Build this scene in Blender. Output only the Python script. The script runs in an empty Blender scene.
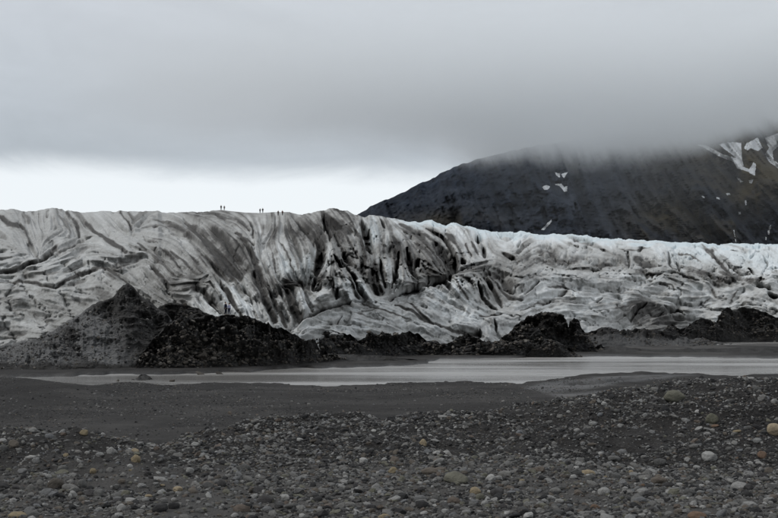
import bpy, bmesh, math, random
import numpy as np
from mathutils import Vector, geometry as mgeo

R = math.radians
random.seed(11)
rng = np.random.default_rng(11)
scene = bpy.context.scene
C = scene.collection

# ------------------------------------------------------------------ camera
F = 778 * 35.0 / 22.3            # focal length in photo pixels
CX, CY, VH = 389.0, 259.0, 325.0  # centre column / row, horizon row
TH = math.atan((VH - CY) / F)     # upward pitch
CAMZ = 6.2                        # eye height above the river
cam_d = bpy.data.cameras.new('camera')
cam_d.lens = 35.0
cam_d.sensor_width = 22.3
cam_d.clip_start = 0.1
cam_d.clip_end = 60000
cam = bpy.data.objects.new('camera', cam_d)
cam.location = (0, 0, CAMZ)
cam.rotation_euler = (math.pi / 2 + TH, 0, 0)
C.objects.link(cam)
scene.camera = cam

# ------------------------------------------------------------------ world
SUN_EL, SUN_AZ = R(44), R(245)    # veiled sun, to the left and behind the camera
world = bpy.data.worlds.new('World')
scene.world = world
world.use_nodes = True
wn, wl = world.node_tree.nodes, world.node_tree.links
wn.clear()


def N(nodes, t, **kw):
    n = nodes.new(t)
    for k, v in kw.items():
        setattr(n, k, v)
    return n


def M(nodes, links, op, a, b=None, c=None, clamp=False):
    n = nodes.new('ShaderNodeMath')
    n.operation = op
    n.use_clamp = clamp
    for i, v in enumerate((a, b, c)):
        if v is None:
            continue
        if isinstance(v, (int, float)):
            n.inputs[i].default_value = v
        else:
            links.new(v, n.inputs[i])
    return n.outputs[0]


def MR(nodes, links, x, a, b, c=0.0, d=1.0, interp='SMOOTHSTEP'):
    n = nodes.new('ShaderNodeMapRange')
    n.interpolation_type = interp
    links.new(x, n.inputs[0])
    for i, v in enumerate((a, b, c, d)):
        n.inputs[1 + i].default_value = v
    return n.outputs[0]


def MIX(nodes, links, f, a, b, blend='MIX'):
    n = nodes.new('ShaderNodeMix')
    n.data_type = 'RGBA'
    n.blend_type = blend
    for s, v in ((n.inputs[0], f), (n.inputs[6], a), (n.inputs[7], b)):
        if isinstance(v, (int, float)):
            s.default_value = v
        elif isinstance(v, (tuple, list)):
            s.default_value = (*v[:3], 1)
        else:
            links.new(v, s)
    return n.outputs[2]


def RAMP(nodes, links, f, stops):
    n = nodes.new('ShaderNodeValToRGB')
    cr = n.color_ramp
    while len(cr.elements) < len(stops):
        cr.elements.new(0.5)
    for e, (p, c) in zip(cr.elements, stops):
        e.position = p
        e.color = (*c, 1)
    links.new(f, n.inputs[0])
    return n.outputs[0]


tc = N(wn, 'ShaderNodeTexCoord')
sep = N(wn, 'ShaderNodeSeparateXYZ')
wl.new(tc.outputs['Generated'], sep.inputs[0])
sky = N(wn, 'ShaderNodeTexSky', sky_type='NISHITA', sun_disc=False, sun_elevation=SUN_EL,
        sun_rotation=SUN_AZ, altitude=80, air_density=1.0, dust_density=2.0, ozone_density=1.0)
den = M(wn, wl, 'ADD', M(wn, wl, 'MAXIMUM', sep.outputs[2], 0.0), 0.10)
px = M(wn, wl, 'DIVIDE', sep.outputs[0], den)
py = M(wn, wl, 'DIVIDE', sep.outputs[1], den)
cmb = N(wn, 'ShaderNodeCombineXYZ')
wl.new(px, cmb.inputs[0]); wl.new(py, cmb.inputs[1])
n1 = N(wn, 'ShaderNodeTexNoise'); n1.inputs['Scale'].default_value = 0.9
n1.inputs['Detail'].default_value = 5; n1.inputs['Roughness'].default_value = 0.5
wl.new(cmb.outputs[0], n1.inputs['Vector'])
n2 = N(wn, 'ShaderNodeTexNoise'); n2.inputs['Scale'].default_value = 5.0
n2.inputs['Detail'].default_value = 7; n2.inputs['Roughness'].default_value = 0.62; n2.inputs['Distortion'].default_value = 0.6
flat = N(wn, 'ShaderNodeMapping'); flat.inputs['Scale'].default_value = (1, 1, 3.2)
wl.new(tc.outputs['Generated'], flat.inputs['Vector'])
wl.new(flat.outputs[0], n2.inputs['Vector'])
el = sep.outputs[2]
wob = M(wn, wl, 'MULTIPLY_ADD', n2.outputs[0], 0.036, -0.018)
eln = M(wn, wl, 'ADD', el, wob)
deck = MR(wn, wl, eln, 0.111, 0.136)
grad = RAMP(wn, wl, MR(wn, wl, el, 0.08, 1.0, 0, 1, 'LINEAR'),
            [(0.0, (4.45, 4.9, 5.35)), (0.065, (4.4, 4.82, 5.25)), (0.13, (5.0, 5.4, 5.85)),
             (0.20, (5.7, 6.05, 6.5)), (1.0, (7.0, 7.2, 7.4))])
var = M(wn, wl, 'MULTIPLY', M(wn, wl, 'MULTIPLY_ADD', n1.outputs[0], 0.34, 0.83), M(wn, wl, 'MULTIPLY_ADD', n2.outputs[0], 0.34, 0.83))
vv = N(wn, 'ShaderNodeVectorMath', operation='SCALE')
wl.new(grad, vv.inputs[0]); wl.new(var, vv.inputs['Scale'])
gap = MIX(wn, wl, 0.85, sky.outputs[0], (8.7, 9.1, 9.4))
cov = MIX(wn, wl, 0.95, sky.outputs[0], vv.outputs[0])
col = MIX(wn, wl, deck, gap, cov)
bg = N(wn, 'ShaderNodeBackground')
bg.inputs['Strength'].default_value = 0.1
wl.new(col, bg.inputs[0])
wo = N(wn, 'ShaderNodeOutputWorld')
wl.new(bg.outputs[0], wo.inputs[0])

sun_d = bpy.data.lights.new('sun', 'SUN')
sun_d.energy = 1.1
sun_d.angle = R(20)
sun_d.color = (1.0, 0.985, 0.96)
sun = bpy.data.objects.new('sun', sun_d)
sd = Vector((math.sin(SUN_AZ) * math.cos(SUN_EL), math.cos(SUN_AZ) * math.cos(SUN_EL), math.sin(SUN_EL)))
sun.rotation_euler = (-sd).to_track_quat('-Z', 'Y').to_euler()
sun.location = (0, -20, 80)
C.objects.link(sun)

scene.view_settings.view_transform = 'Standard'
scene.view_settings.look = 'None'
scene.view_settings.gamma = 1
scene.view_settings.use_curve_mapping = False
scene.view_settings.exposure = 0.15
scene.render.engine = 'CYCLES'
scene.cycles.volume_bounces = 24
scene.cycles.max_bounces = 26
scene.cycles.volume_step_rate = 1.0

# ------------------------------------------------------------------ geometry helpers
CT, ST = math.cos(TH), math.sin(TH)


def P(u, v, d):
    """photo pixel + distance along the ground (metres) -> world point(s)"""
    u, v, d = np.broadcast_arrays(np.asarray(u, float), np.asarray(v, float), np.asarray(d, float))
    a = (u - CX) / F
    b = -(v - CY) / F
    dy = CT - b * ST
    dz = ST + b * CT
    return np.stack([a / dy * d, d, CAMZ + dz / dy * d], -1)


def proj(x, y, z):
    y = np.maximum(y, 1e-3)
    zz = z - CAMZ
    fw = y * CT + zz * ST
    up = -y * ST + zz * CT
    return CX + F * x / fw, CY - F * up / fw


def d_plane(v, z=0.0):
    b = -(np.asarray(v, float) - CY) / F
    return (z - CAMZ) * (CT - b * ST) / (ST + b * CT)


def hsh(i, j, s):
    h = (i.astype(np.int64) * 374761393 + j.astype(np.int64) * 668265263 + s * 974634777) & 0xFFFFFFFF
    h = ((h ^ (h >> 13)) * 1274126177) & 0xFFFFFFFF
    h = ((h ^ (h >> 16)) * 2246822519) & 0xFFFFFFFF
    return ((h ^ (h >> 15)) & 0xFFFFFF) / float(0xFFFFFF)


def vnoise(x, y, s=0):
    x = np.asarray(x, float); y = np.asarray(y, float)
    xi = np.floor(x); yi = np.floor(y)
    fx = x - xi; fy = y - yi
    fx = fx * fx * fx * (fx * (fx * 6 - 15) + 10)
    fy = fy * fy * fy * (fy * (fy * 6 - 15) + 10)
    i = xi.astype(np.int64); j = yi.astype(np.int64)
    a = hsh(i, j, s); b = hsh(i + 1, j, s); c = hsh(i, j + 1, s); d = hsh(i + 1, j + 1, s)
    return (a + (b - a) * fx) * (1 - fy) + (c + (d - c) * fx) * fy


def fbm(x, y, o=5, s=0, g=0.5):
    """about -1..1"""
    t = 0; a = 1.0; n = 0
    for k in range(o):
        t = t + a * (vnoise(x * 2 ** k + 17.3 * k, y * 2 ** k - 9.1 * k, s + k) * 2 - 1)
        n += a; a *= g
    return t / n * 1.6


def ridged(x, y, o=4, s=0, g=0.5):
    t = 0; a = 1.0; n = 0
    for k in range(o):
        t = t + a * (1 - np.abs(vnoise(x * 2 ** k + 5.7 * k, y * 2 ** k + 3.3 * k, s + k) * 2 - 1))
        n += a; a *= g
    return t / n


def sstep(a, b, x):
    t = np.clip((x - a) / (b - a), 0, 1)
    return t * t * (3 - 2 * t)


def lut(pts):
    a = np.array(pts, float)
    return lambda u: np.interp(u, a[:, 0], a[:, 1])


def blur(a, r):
    """separable gaussian"""
    k = np.exp(-0.5 * (np.arange(-int(3 * r), int(3 * r) + 1) / r) ** 2)
    k /= k.sum(); n = len(k) // 2
    for ax in (0, 1):
        p = np.pad(a, [(n, n) if q == ax else (0, 0) for q in (0, 1)], mode='edge')
        o = np.zeros_like(a)
        for i, w in enumerate(k):
            o += w * (p[i:i + a.shape[0], :] if ax == 0 else p[:, i:i + a.shape[1]])
        a = o
    return a


def bil(img, x, y):
    h, w = img.shape
    x = np.clip(x, 0, w - 1.001); y = np.clip(y, 0, h - 1.001)
    i = x.astype(int); j = y.astype(int); fx = x - i; fy = y - j
    return (img[j, i] * (1 - fx) + img[j, i + 1] * fx) * (1 - fy) + (img[j + 1, i] * (1 - fx) + img[j + 1, i + 1] * fx) * fy


def inpoly(poly, x, y):
    ins = np.zeros(x.shape, bool)
    n = len(poly)
    for i in range(n):
        x0, y0 = poly[i]; x1, y1 = poly[(i + 1) % n]
        if y0 == y1:
            continue
        c = ((y0 > y) != (y1 > y)) & (x < (x1 - x0) * (y - y0) / (y1 - y0) + x0)
        ins ^= c
    return ins


def seg_dist(poly, x, y, along=False):
    best = np.full(x.shape, 1e9)
    if along:
        L = [math.hypot(b[0] - a[0], b[1] - a[1]) for a, b in zip(poly[:-1], poly[1:])]
        tot, acc, arc = sum(L), 0.0, np.zeros(x.shape)
        for (x0, y0), (x1, y1), l in zip(poly[:-1], poly[1:], L):
            dx, dy = x1 - x0, y1 - y0
            t = np.clip(((x - x0) * dx + (y - y0) * dy) / (l * l + 1e-9), 0, 1)
            d = np.hypot(x - x0 - t * dx, y - y0 - t * dy)
            arc = np.where(d < best, (acc + t * l) / tot, arc)
            best = np.minimum(best, d)
            acc += l
        return best, arc
    for (x0, y0), (x1, y1) in zip(poly[:-1], poly[1:]):
        dx, dy = x1 - x0, y1 - y0
        t = np.clip(((x - x0) * dx + (y - y0) * dy) / (dx * dx + dy * dy + 1e-9), 0, 1)
        best = np.minimum(best, np.hypot(x - x0 - t * dx, y - y0 - t * dy))
    return best


def link(o, parent=None):
    C.objects.link(o)
    if parent is not None:
        o.parent = parent
    return o


def grid_obj(name, pts, mat, attrs=None, kind='structure', parent=None, smooth=True):
    """pts: (rows, cols, 3)"""
    r, c, _ = pts.shape
    me = bpy.data.meshes.new(name)
    me.vertices.add(r * c)
    me.vertices.foreach_set('co', np.ascontiguousarray(pts.reshape(-1), np.float32))
    i = (np.arange(r - 1)[:, None] * c + np.arange(c - 1)[None]).reshape(-1)
    f = np.stack([i, i + 1, i + c + 1, i + c], -1)
    me.loops.add(f.size)
    me.loops.foreach_set('vertex_index', f.reshape(-1).astype(np.int32))
    me.polygons.add(len(f))
    me.polygons.foreach_set('loop_start', (np.arange(len(f)) * 4).astype(np.int32))
    me.polygons.foreach_set('use_smooth', np.full(len(f), smooth))
    me.update(calc_edges=True)
    for k, v in (attrs or {}).items():
        at = me.attributes.new(k, 'FLOAT', 'POINT')
        at.data.foreach_set('value', np.ascontiguousarray(v.reshape(-1), np.float32))
    me.materials.append(mat)
    o = bpy.data.objects.new(name, me)
    if kind:
        o['kind'] = kind
    return link(o, parent)


# ------------------------------------------------------------------ materials
def new_mat(name, rough=0.9, spec=0.2):
    m = bpy.data.materials.new(name)
    m.use_nodes = True
    nt = m.node_tree
    b = nt.nodes['Principled BSDF']
    b.inputs['Roughness'].default_value = rough
    b.inputs['Specular IOR Level'].default_value = spec
    return m, nt.nodes, nt.links, b


def noise_n(nd, lk, scale, det=4, rough=0.6, vec=None, dist=0.0):
    n = nd.new('ShaderNodeTexNoise')
    n.inputs['Scale'].default_value = scale
    n.inputs['Detail'].default_value = det
    n.inputs['Roughness'].default_value = rough
    n.inputs['Distortion'].default_value = dist
    if vec is not None:
        lk.new(vec, n.inputs['Vector'])
    return n.outputs[0]


def bump(nd, lk, b, h, dist, strength=1.0):
    n = nd.new('ShaderNodeBump')
    n.inputs['Distance'].default_value = dist
    n.inputs['Strength'].default_value = strength
    lk.new(h, n.inputs['Height'])
    lk.new(n.outputs[0], b.inputs['Normal'])


def attr(nd, name):
    n = nd.new('ShaderNodeAttribute')
    n.attribute_name = name
    return n.outputs['Fac']


def geo_pos(nd):
    return nd.new('ShaderNodeNewGeometry').outputs['Position']


def mat_ground():
    m, nd, lk, b = new_mat('gravel_ground', 0.95, 0.15)
    p = geo_pos(nd)
    big = noise_n(nd, lk, 0.25, 5, 0.6, p)
    mid = noise_n(nd, lk, 3.0, 5, 0.65, p)
    fine = noise_n(nd, lk, 24.0, 3, 0.7, p)
    vo = nd.new('ShaderNodeTexVoronoi'); vo.inputs['Scale'].default_value = 9.0
    lk.new(p, vo.inputs['Vector'])
    base = RAMP(nd, lk, big, [(0.3, (0.0145, 0.0135, 0.013)), (0.7, (0.030, 0.028, 0.0265))])
    c = MIX(nd, lk, MR(nd, lk, mid, 0.45, 0.75), base, (0.044, 0.042, 0.041))
    c = MIX(nd, lk, MR(nd, lk, fine, 0.55, 0.78), c, (0.095, 0.092, 0.088))
    c = MIX(nd, lk, MR(nd, lk, fine, 0.25, 0.45, 0.7, 0), c, (0.013, 0.013, 0.014))
    patch = noise_n(nd, lk, 0.12, 5, 0.62, p, 0.8)
    c = MIX(nd, lk, MR(nd, lk, patch, 0.50, 0.66, 0, 0.55), c, (0.060, 0.057, 0.054))
    c = MIX(nd, lk, attr(nd, 'silt'), c, (0.088, 0.084, 0.080))
    lk.new(c, b.inputs['Base Color'])
    wet = attr(nd, 'wet')
    lk.new(M(nd, lk, 'MULTIPLY_ADD', wet, -0.55, 0.95), b.inputs['Roughness'])
    h = M(nd, lk, 'ADD', M(nd, lk, 'MULTIPLY', mid, 1.2), M(nd, lk, 'MULTIPLY', fine, 0.5))
    bump(nd, lk, b, h, 0.06, 0.9)
    return m


def mat_moraine():
    m, nd, lk, b = new_mat('moraine_debris', 0.95, 0.1)
    p = geo_pos(nd)
    mid = noise_n(nd, lk, 0.55, 6, 0.65, p)
    fine = noise_n(nd, lk, 2.6, 4, 0.7, p)
    tone = attr(nd, 'tone')
    dark = RAMP(nd, lk, mid, [(0.3, (0.014, 0.0135, 0.013)), (0.7, (0.040, 0.038, 0.036))])
    lite = RAMP(nd, lk, mid, [(0.3, (0.085, 0.085, 0.086)), (0.7, (0.15, 0.15, 0.15))])
    c = MIX(nd, lk, tone, dark, lite)
    c = MIX(nd, lk, MR(nd, lk, fine, 0.60, 0.78, 0, 0.5), c, (0.13, 0.125, 0.12))
    lk.new(c, b.inputs['Base Color'])
    bump(nd, lk, b, M(nd, lk, 'ADD', mid, M(nd, lk, 'MULTIPLY', fine, 0.5)), 0.5, 0.8)
    return m


def mat_ice():
    m, nd, lk, b = new_mat('glacier_ice', 0.62, 0.3)
    p = geo_pos(nd)
    mid = noise_n(nd, lk, 0.5, 6, 0.65, p)
    fine = noise_n(nd, lk, 3.0, 4, 0.7, p)
    d = attr(nd, 'dirt_shade')  # debris on the ice, with shade of hollows painted in
    d2 = M(nd, lk, 'ADD', d, M(nd, lk, 'MULTIPLY', M(nd, lk, 'SUBTRACT', mid, 0.5), 0.45))
    d2 = M(nd, lk, 'ADD', d2, M(nd, lk, 'MULTIPLY', M(nd, lk, 'SUBTRACT', fine, 0.5), 0.42), None, True)
    c = RAMP(nd, lk, d2, [(0.0, (0.68, 0.71, 0.72)), (0.25, (0.455, 0.460, 0.452)), (0.5, (0.250, 0.248, 0.238)),
                          (0.75, (0.098, 0.094, 0.089)), (1.0, (0.038, 0.036, 0.034))])
    c = MIX(nd, lk, attr(nd, 'blue'), c, (0.50, 0.64, 0.70))
    lk.new(c, b.inputs['Base Color'])
    lk.new(M(nd, lk, 'MULTIPLY_ADD', d, 0.35, 0.6, True), b.inputs['Roughness'])
    bump(nd, lk, b, M(nd, lk, 'ADD', mid, M(nd, lk, 'MULTIPLY', fine, 0.45)), 0.6, 0.8)
    return m


def mat_mountain():
    m, nd, lk, b = new_mat('mountain_rock', 0.95, 0.1)
    p = geo_pos(nd)
    big = noise_n(nd, lk, 0.004, 6, 0.6, p)
    sp = nd.new('ShaderNodeMapping'); sp.inputs['Scale'].default_value = (1.0, 0.25, 0.22)
    lk.new(p, sp.inputs['Vector'])
    st = noise_n(nd, lk, 0.03, 6, 0.7, sp.outputs[0], 0.4)
    f2 = noise_n(nd, lk, 0.05, 5, 0.7, p)
    st2 = M(nd, lk, 'ADD', M(nd, lk, 'MULTIPLY', st, 0.6), M(nd, lk, 'ADD', M(nd, lk, 'MULTIPLY', f2, 0.3), M(nd, lk, 'MULTIPLY_ADD', big, 0.5, -0.2)))
    c = RAMP(nd, lk, st2, [(0.38, (0.009, 0.0135, 0.023)), (0.55, (0.023, 0.034, 0.055)), (0.78, (0.075, 0.092, 0.124))])  # blue of the distant air put into the rock colour
    moss = M(nd, lk, 'MULTIPLY', attr(nd, 'moss'), MR(nd, lk, big, 0.34, 0.58, 0.15, 1))
    c = MIX(nd, lk, moss, c, MIX(nd, lk, st, (0.026, 0.022, 0.012), (0.115, 0.088, 0.044)))
    lk.new(c, b.inputs['Base Color'])
    bump(nd, lk, b, st, 10, 0.5)
    return m


def mat_plain(name, c1, c2, scale, rough=0.9, spec=0.2, bd=0.0):
    m, nd, lk, b = new_mat(name, rough, spec)
    tcn = nd.new('ShaderNodeTexCoord')
    n = noise_n(nd, lk, scale, 5, 0.65, tcn.outputs['Object'])
    lk.new(RAMP(nd, lk, n, [(0.3, c1), (0.7, c2)]), b.inputs['Base Color'])
    if bd:
        bump(nd, lk, b, n, bd, 0.7)
    return m


def mat_stone(name, stops, vary=0.35):
    """stone colour varied per stone, with speckle and mottling"""
    m, nd, lk, b = new_mat(name, 0.85, 0.25)
    oi = nd.new('ShaderNodeObjectInfo')
    tcn = nd.new('ShaderNodeTexCoord')
    off = nd.new('ShaderNodeVectorMath'); off.operation = 'SCALE'
    cb = nd.new('ShaderNodeCombineXYZ')
    for k in range(3):
        lk.new(oi.outputs['Random'], cb.inputs[k])
    lk.new(cb.outputs[0], off.inputs[0]); off.inputs['Scale'].default_value = 37.0
    ad = nd.new('ShaderNodeVectorMath'); ad.operation = 'ADD'
    lk.new(tcn.outputs['Object'], ad.inputs[0]); lk.new(off.outputs[0], ad.inputs[1])
    n = noise_n(nd, lk, 2.2, 5, 0.6, ad.outputs[0])
    f = noise_n(nd, lk, 11.0, 3, 0.7, ad.outputs[0])
    c = RAMP(nd, lk, oi.outputs['Random'], stops)
    k = M(nd, lk, 'MULTIPLY_ADD', n, 1.1, 0.45)
    k = M(nd, lk, 'MULTIPLY', k, M(nd, lk, 'MULTIPLY_ADD', f, 0.7, 0.65))
    vs = nd.new('ShaderNodeVectorMath'); vs.operation = 'SCALE'
    lk.new(c, vs.inputs[0]); lk.new(k, vs.inputs['Scale'])
    lk.new(vs.outputs[0], b.inputs['Base Color'])
    bump(nd, lk, b, M(nd, lk, 'ADD', n, M(nd, lk, 'MULTIPLY', f, 0.4)), 0.12, 0.6)
    return m


def mat_water():
    m, nd, lk, b = new_mat('silty_water', 0.16, 0.5)
    b.inputs['IOR'].default_value = 1.33
    p = geo_pos(nd)
    mp = nd.new('ShaderNodeMapping'); mp.inputs['Scale'].default_value = (0.25, 1.0, 1.0)
    lk.new(p, mp.inputs['Vector'])
    n = noise_n(nd, lk, 0.9, 4, 0.6, mp.outputs[0])
    w = noise_n(nd, lk, 0.06, 4, 0.55, mp.outputs[0])
    lk.new(RAMP(nd, lk, w, [(0.35, (0.22, 0.213, 0.203)), (0.65, (0.32, 0.312, 0.30))]), b.inputs['Base Color'])
    lk.new(MR(nd, lk, w, 0.35, 0.65, 0.12, 0.30), b.inputs['Roughness'])
    bump(nd, lk, b, n, 0.12, 0.5)
    return m


GROUND, MORAINE, ICE, MOUNT, WATER = mat_ground(), mat_moraine(), mat_ice(), mat_mountain(), mat_water()
SNOW = mat_plain('old_snow', (0.55, 0.56, 0.57), (0.88, 0.89, 0.90), 0.05, 0.8)

# ------------------------------------------------------------------ ground
# river outline, in photo pixels, laid on the plane of the water (z = 0)
RIVER = [
    [(-400, 392), (-60, 391), (10, 389), (30, 385.5), (70, 387), (100, 387), (122, 383.5), (140, 384), (165, 386.5),
     (200, 385), (260, 384), (300, 386), (335, 386.5), (380, 384), (430, 382), (470, 381.5), (520, 384), (545, 381),
     (575, 377), (605, 374.2), (645, 373), (690, 374.5), (720, 377), (742, 378), (760, 376), (800, 376), (1200, 376),
     (1200, 358.5), (778, 358.5), (720, 357.8), (660, 357), (600, 356), (560, 357), (470, 358.5), (438, 359),
     (428, 361.5), (432, 363.5), (400, 366), (340, 368), (300, 368), (262, 371), (215, 373), (160, 375), (120, 374.5),
     (60, 376.5), (0, 377.5), (-60, 377), (-400, 377)],
    [(555, 349.6), (600, 348.6), (597, 350.5), (588, 352.6), (560, 353.6)],
    [(655, 346.6), (700, 343), (740, 342), (790, 341.5), (1200, 341), (1200, 344), (790, 344.5), (720, 346), (690, 347.5)],
    [(520, 392), (555, 385), (600, 380.5), (640, 378.5), (690, 378.2), (706, 379.5), (668, 382), (628, 386.5), (585, 394), (545, 399)],
    [(545, 399.5), (600, 396), (610, 398), (560, 404)],
]
RIVER[0] = [(u, v + (3.2 if u < 560 else 1.6) if v > 372.9 and i < 26 else v) for i, (u, v) in enumerate(RIVER[0])]
RU0, RV0, RU1, RV1 = -420, 332, 1220, 410
ru, rv = np.meshgrid(np.arange(RU0, RU1, 1 / 1.0), np.arange(RV0, RV1, 1 / 4.0))
riv = np.zeros(ru.shape)
for pl in RIVER[:3] + [[(560, 389), (610, 383), (650, 380.2), (672, 380), (640, 381.6), (600, 387)], [(600, 378.5), (660, 376.6), (700, 377.4), (650, 378)]]:
    riv = np.maximum(riv, inpoly(pl, ru + 3 * fbm(ru / 16, rv / 3, 3, 71), rv + 0.8 * fbm(ru / 14, rv / 2, 4, 77)).astype(float))
shal = blur((inpoly(RIVER[3], ru + 6 * fbm(ru / 20, rv / 2, 3, 81), rv) | inpoly(RIVER[4], ru, rv)).astype(float), 3)
riv = blur(riv, 1.6)

crest_v = lut([(-300, 424), (-100, 427), (0, 431), (40, 432), (90, 434.5), (130, 440), (160, 441), (200, 432), (260, 418),
               (330, 419), (400, 418), (440, 416), (490, 411), (540, 406.5), (590, 397), (620, 391), (660, 384),
               (700, 380.5), (750, 379), (778, 378.5), (900, 375), (1100, 374)])
crest_d = lut([(-300, 19), (0, 18), (90, 17.6), (130, 17.4), (165, 18.2), (200, 19.6), (260, 20.6), (400, 21), (540, 21.5), (660, 22), (1100, 22)])


def bank_lump(x, y):
    return 0.6 * ridged(x / 4.2 + .3 * fbm(x / 2, y / 2, 2, 30), y / 2.2, 3, 31) + 0.4 * ridged(x / 1.3, y / 1.1, 4, 32)


def ground_z(x, y, detail=True):
    yy = np.maximum(y, 9.0)
    u = np.clip(CX + F * x / yy, -300, 1100)
    cd = crest_d(u)
    cz = CAMZ - (crest_v(u) - VH) / F * cd
    # near cobble flat -> bank crest -> drop to the outwash plain
    flat = 4.45 - 0.012 * np.clip(yy - 10, 0, 8) + 0.10 * fbm(x / 5, y / 5, 3, 5)
    right = sstep(360, 560, u)
    rise = sstep(15.5 + 0.5 * fbm(x / 3, y * 0 + 2, 2, 9), 1.0, 0) if False else None
    foot = 12.5 + 1.5 * sstep(150, 260, u) + 3.0 * right
    t = np.clip((yy - foot) / (cd - foot), 0, 1)
    tb = t * (1 - right) + (t ** 0.8 * (0.25 + 0.75 * t)) * right
    bank = flat * (1 - tb) + cz * tb - right * 0.10 * np.exp(-((yy - 17.2) / 1.0) ** 2)
    plain = 0.62 - 0.0022 * np.clip(yy - 50, 0, 100) + 0.10 * fbm(x / 22, y / 22, 3, 6)
    berm = 1.05 * np.exp(-((u - 5) / 75) ** 2 - ((yy - 108) / 9) ** 2) + 0.25 * np.exp(-((u - 190) / 120) ** 2 - ((yy - 100) / 12) ** 2)
    plain = plain + berm
    pu, pv = proj(x, yy, 0 * x)
    m = bil(riv, (pu - RU0), (pv - RV0) * 4)
    m = np.where((pv < RV0) | (pv > RV1), 0, m)
    far = sstep(170, 320, yy)
    plain = plain + far * 0.35 * fbm(x / 30, y / 60, 4, 8)
    plain = np.where(yy > 90, np.maximum(plain, 0.12), plain)
    low = plain * (1 - sstep(0.0, 1, m)) - 0.45 * sstep(0.15, 0.9, m)
    drop = sstep(0, 1, (yy - cd - 0.4) / 16.0)
    z = np.where(yy <= cd, bank, cz * (1 - drop) + low * drop)
    if detail:
        near = 1 - sstep(30, 90, yy)
        # lumpy dug-over texture of the dark bank, ripples of gravel on the flat
        bk = sstep(0, 1.6, yy - foot) * near
        z = z + bk * (0.40 * (bank_lump(x, y) - 0.80) + 0.07 * fbm(x / 0.5, y / 0.6, 3, 33))
        z = z + (1 - bk) * near * (0.035 * fbm(x / 0.7, y / 0.7, 4, 35))
        z = z + (1 - near) * (m < 0.05) * (0.05 * fbm(x / 2, y / 2, 3, 37)) + drop * (1 - sstep(130, 180, yy)) * (1 - sstep(0, .1, m)) * 0.16 * (ridged(x / 24, y / 7, 4, 39) - .6)
    return z


k = np.linspace(-1, 1, 620)
kcol = 0.40 * k + 0.85 * np.sign(k) * np.clip(np.abs(k) - 0.82, 0, 1) / 0.18 * np.abs(k) ** 3
rows = np.concatenate([np.linspace(0.35, 1.15, 10)[:-1] * 10 - 8,
                       np.geomspace(3.5 + 6, 40 + 6, 330) - 6,
                       np.geomspace(40 + 6, 130 + 6, 90)[1:] - 6,
                       np.geomspace(130 + 6, 520 + 6, 190)[1:] - 6,
                       np.geomspace(526, 30000, 40)[1:] - 6])
rows = np.unique(rows)
GY = np.repeat(rows[:, None], len(kcol), 1)
GX = kcol[None] * (GY + 7.0)
GZ = ground_z(GX, GY)
gu, gv = proj(GX, np.maximum(GY, 3), np.zeros_like(GX))
inr = (gv > RV0) & (gv < RV1) & (GY > 40)
mriv = np.where(inr, bil(riv, gu - RU0, (gv - RV0) * 4), 0)
msh = np.where(inr, bil(shal, gu - RU0, (gv - RV0) * 4), 0)
wet = np.where(inr, np.maximum(sstep(0.02, 0.5, mriv), 0.9 * msh), 0)
bigr = fbm(GX / 12, GY / 30, 4, 51)
cob = (1 - sstep(14.6, 17.2, GY + 1.0 * bigr))
siltm = np.clip(0.22 * sstep(-.1, .7, fbm(GX / 16, GY / 7, 4, 57)) * sstep(40, 60, GY) + cob * 0.55 + 0.5 * msh * sstep(-.4, .3, fbm(GX / 9, GY / 4, 3, 53)) + 0.5 * sstep(190, 280, GY) * sstep(0.0, 0.5, bigr + 0.25), 0, 1)
grid_obj('ground', np.stack([GX, GY, GZ], -1), GROUND, {'wet': wet, 'silt': siltm})

wv = np.geomspace(45, 900, 60)
wk = np.linspace(-0.75, 0.75, 40)
grid_obj('river', np.stack([wk[None] * wv[:, None], np.repeat(wv[:, None], 40, 1), np.zeros((60, 40))], -1), WATER)

# ------------------------------------------------------------------ glacier
GCREST = lut([(-260, 214), (-120, 212), (-40, 209), (0, 210), (12, 209), (20, 211), (30, 212), (40, 210), (52, 208), (65, 210), (72, 210),
              (80, 213), (95, 212), (128, 211), (150, 212), (158, 211), (162, 213), (180, 212), (205, 211.3), (215, 210.4),
              (222, 210), (232, 211.2), (246, 212.6), (260, 213), (275, 212), (290, 212), (302, 215), (315, 212), (330, 208.5),
              (345, 210), (357, 215), (362, 217.5), (370, 215), (380, 216), (395, 219), (410, 222), (424, 221.5), (432, 220),
              (438, 223), (446, 226), (451, 223), (456, 222), (462, 225), (480, 229), (498, 232), (520, 231), (540, 234), (570, 234),
              (600, 238), (640, 240), (655, 240), (680, 242), (700, 243), (720, 244), (778, 244), (860, 245), (1100, 247)])
GBASE = lut([(-260, 350), (0, 350), (130, 346), (200, 340), (300, 344), (430, 346), (560, 344), (700, 338), (1100, 338)])
GD0 = lut([(-260, 205), (0, 205), (220, 192), (300, 205), (360, 235), (430, 262), (520, 310), (600, 380), (700, 480), (1100, 500)])
GD1 = lut([(-260, 380), (0, 400), (222, 440), (300, 425), (360, 400), (385, 470), (430, 560), (520, 680), (600, 760), (778, 860), (1100, 950)])

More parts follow.
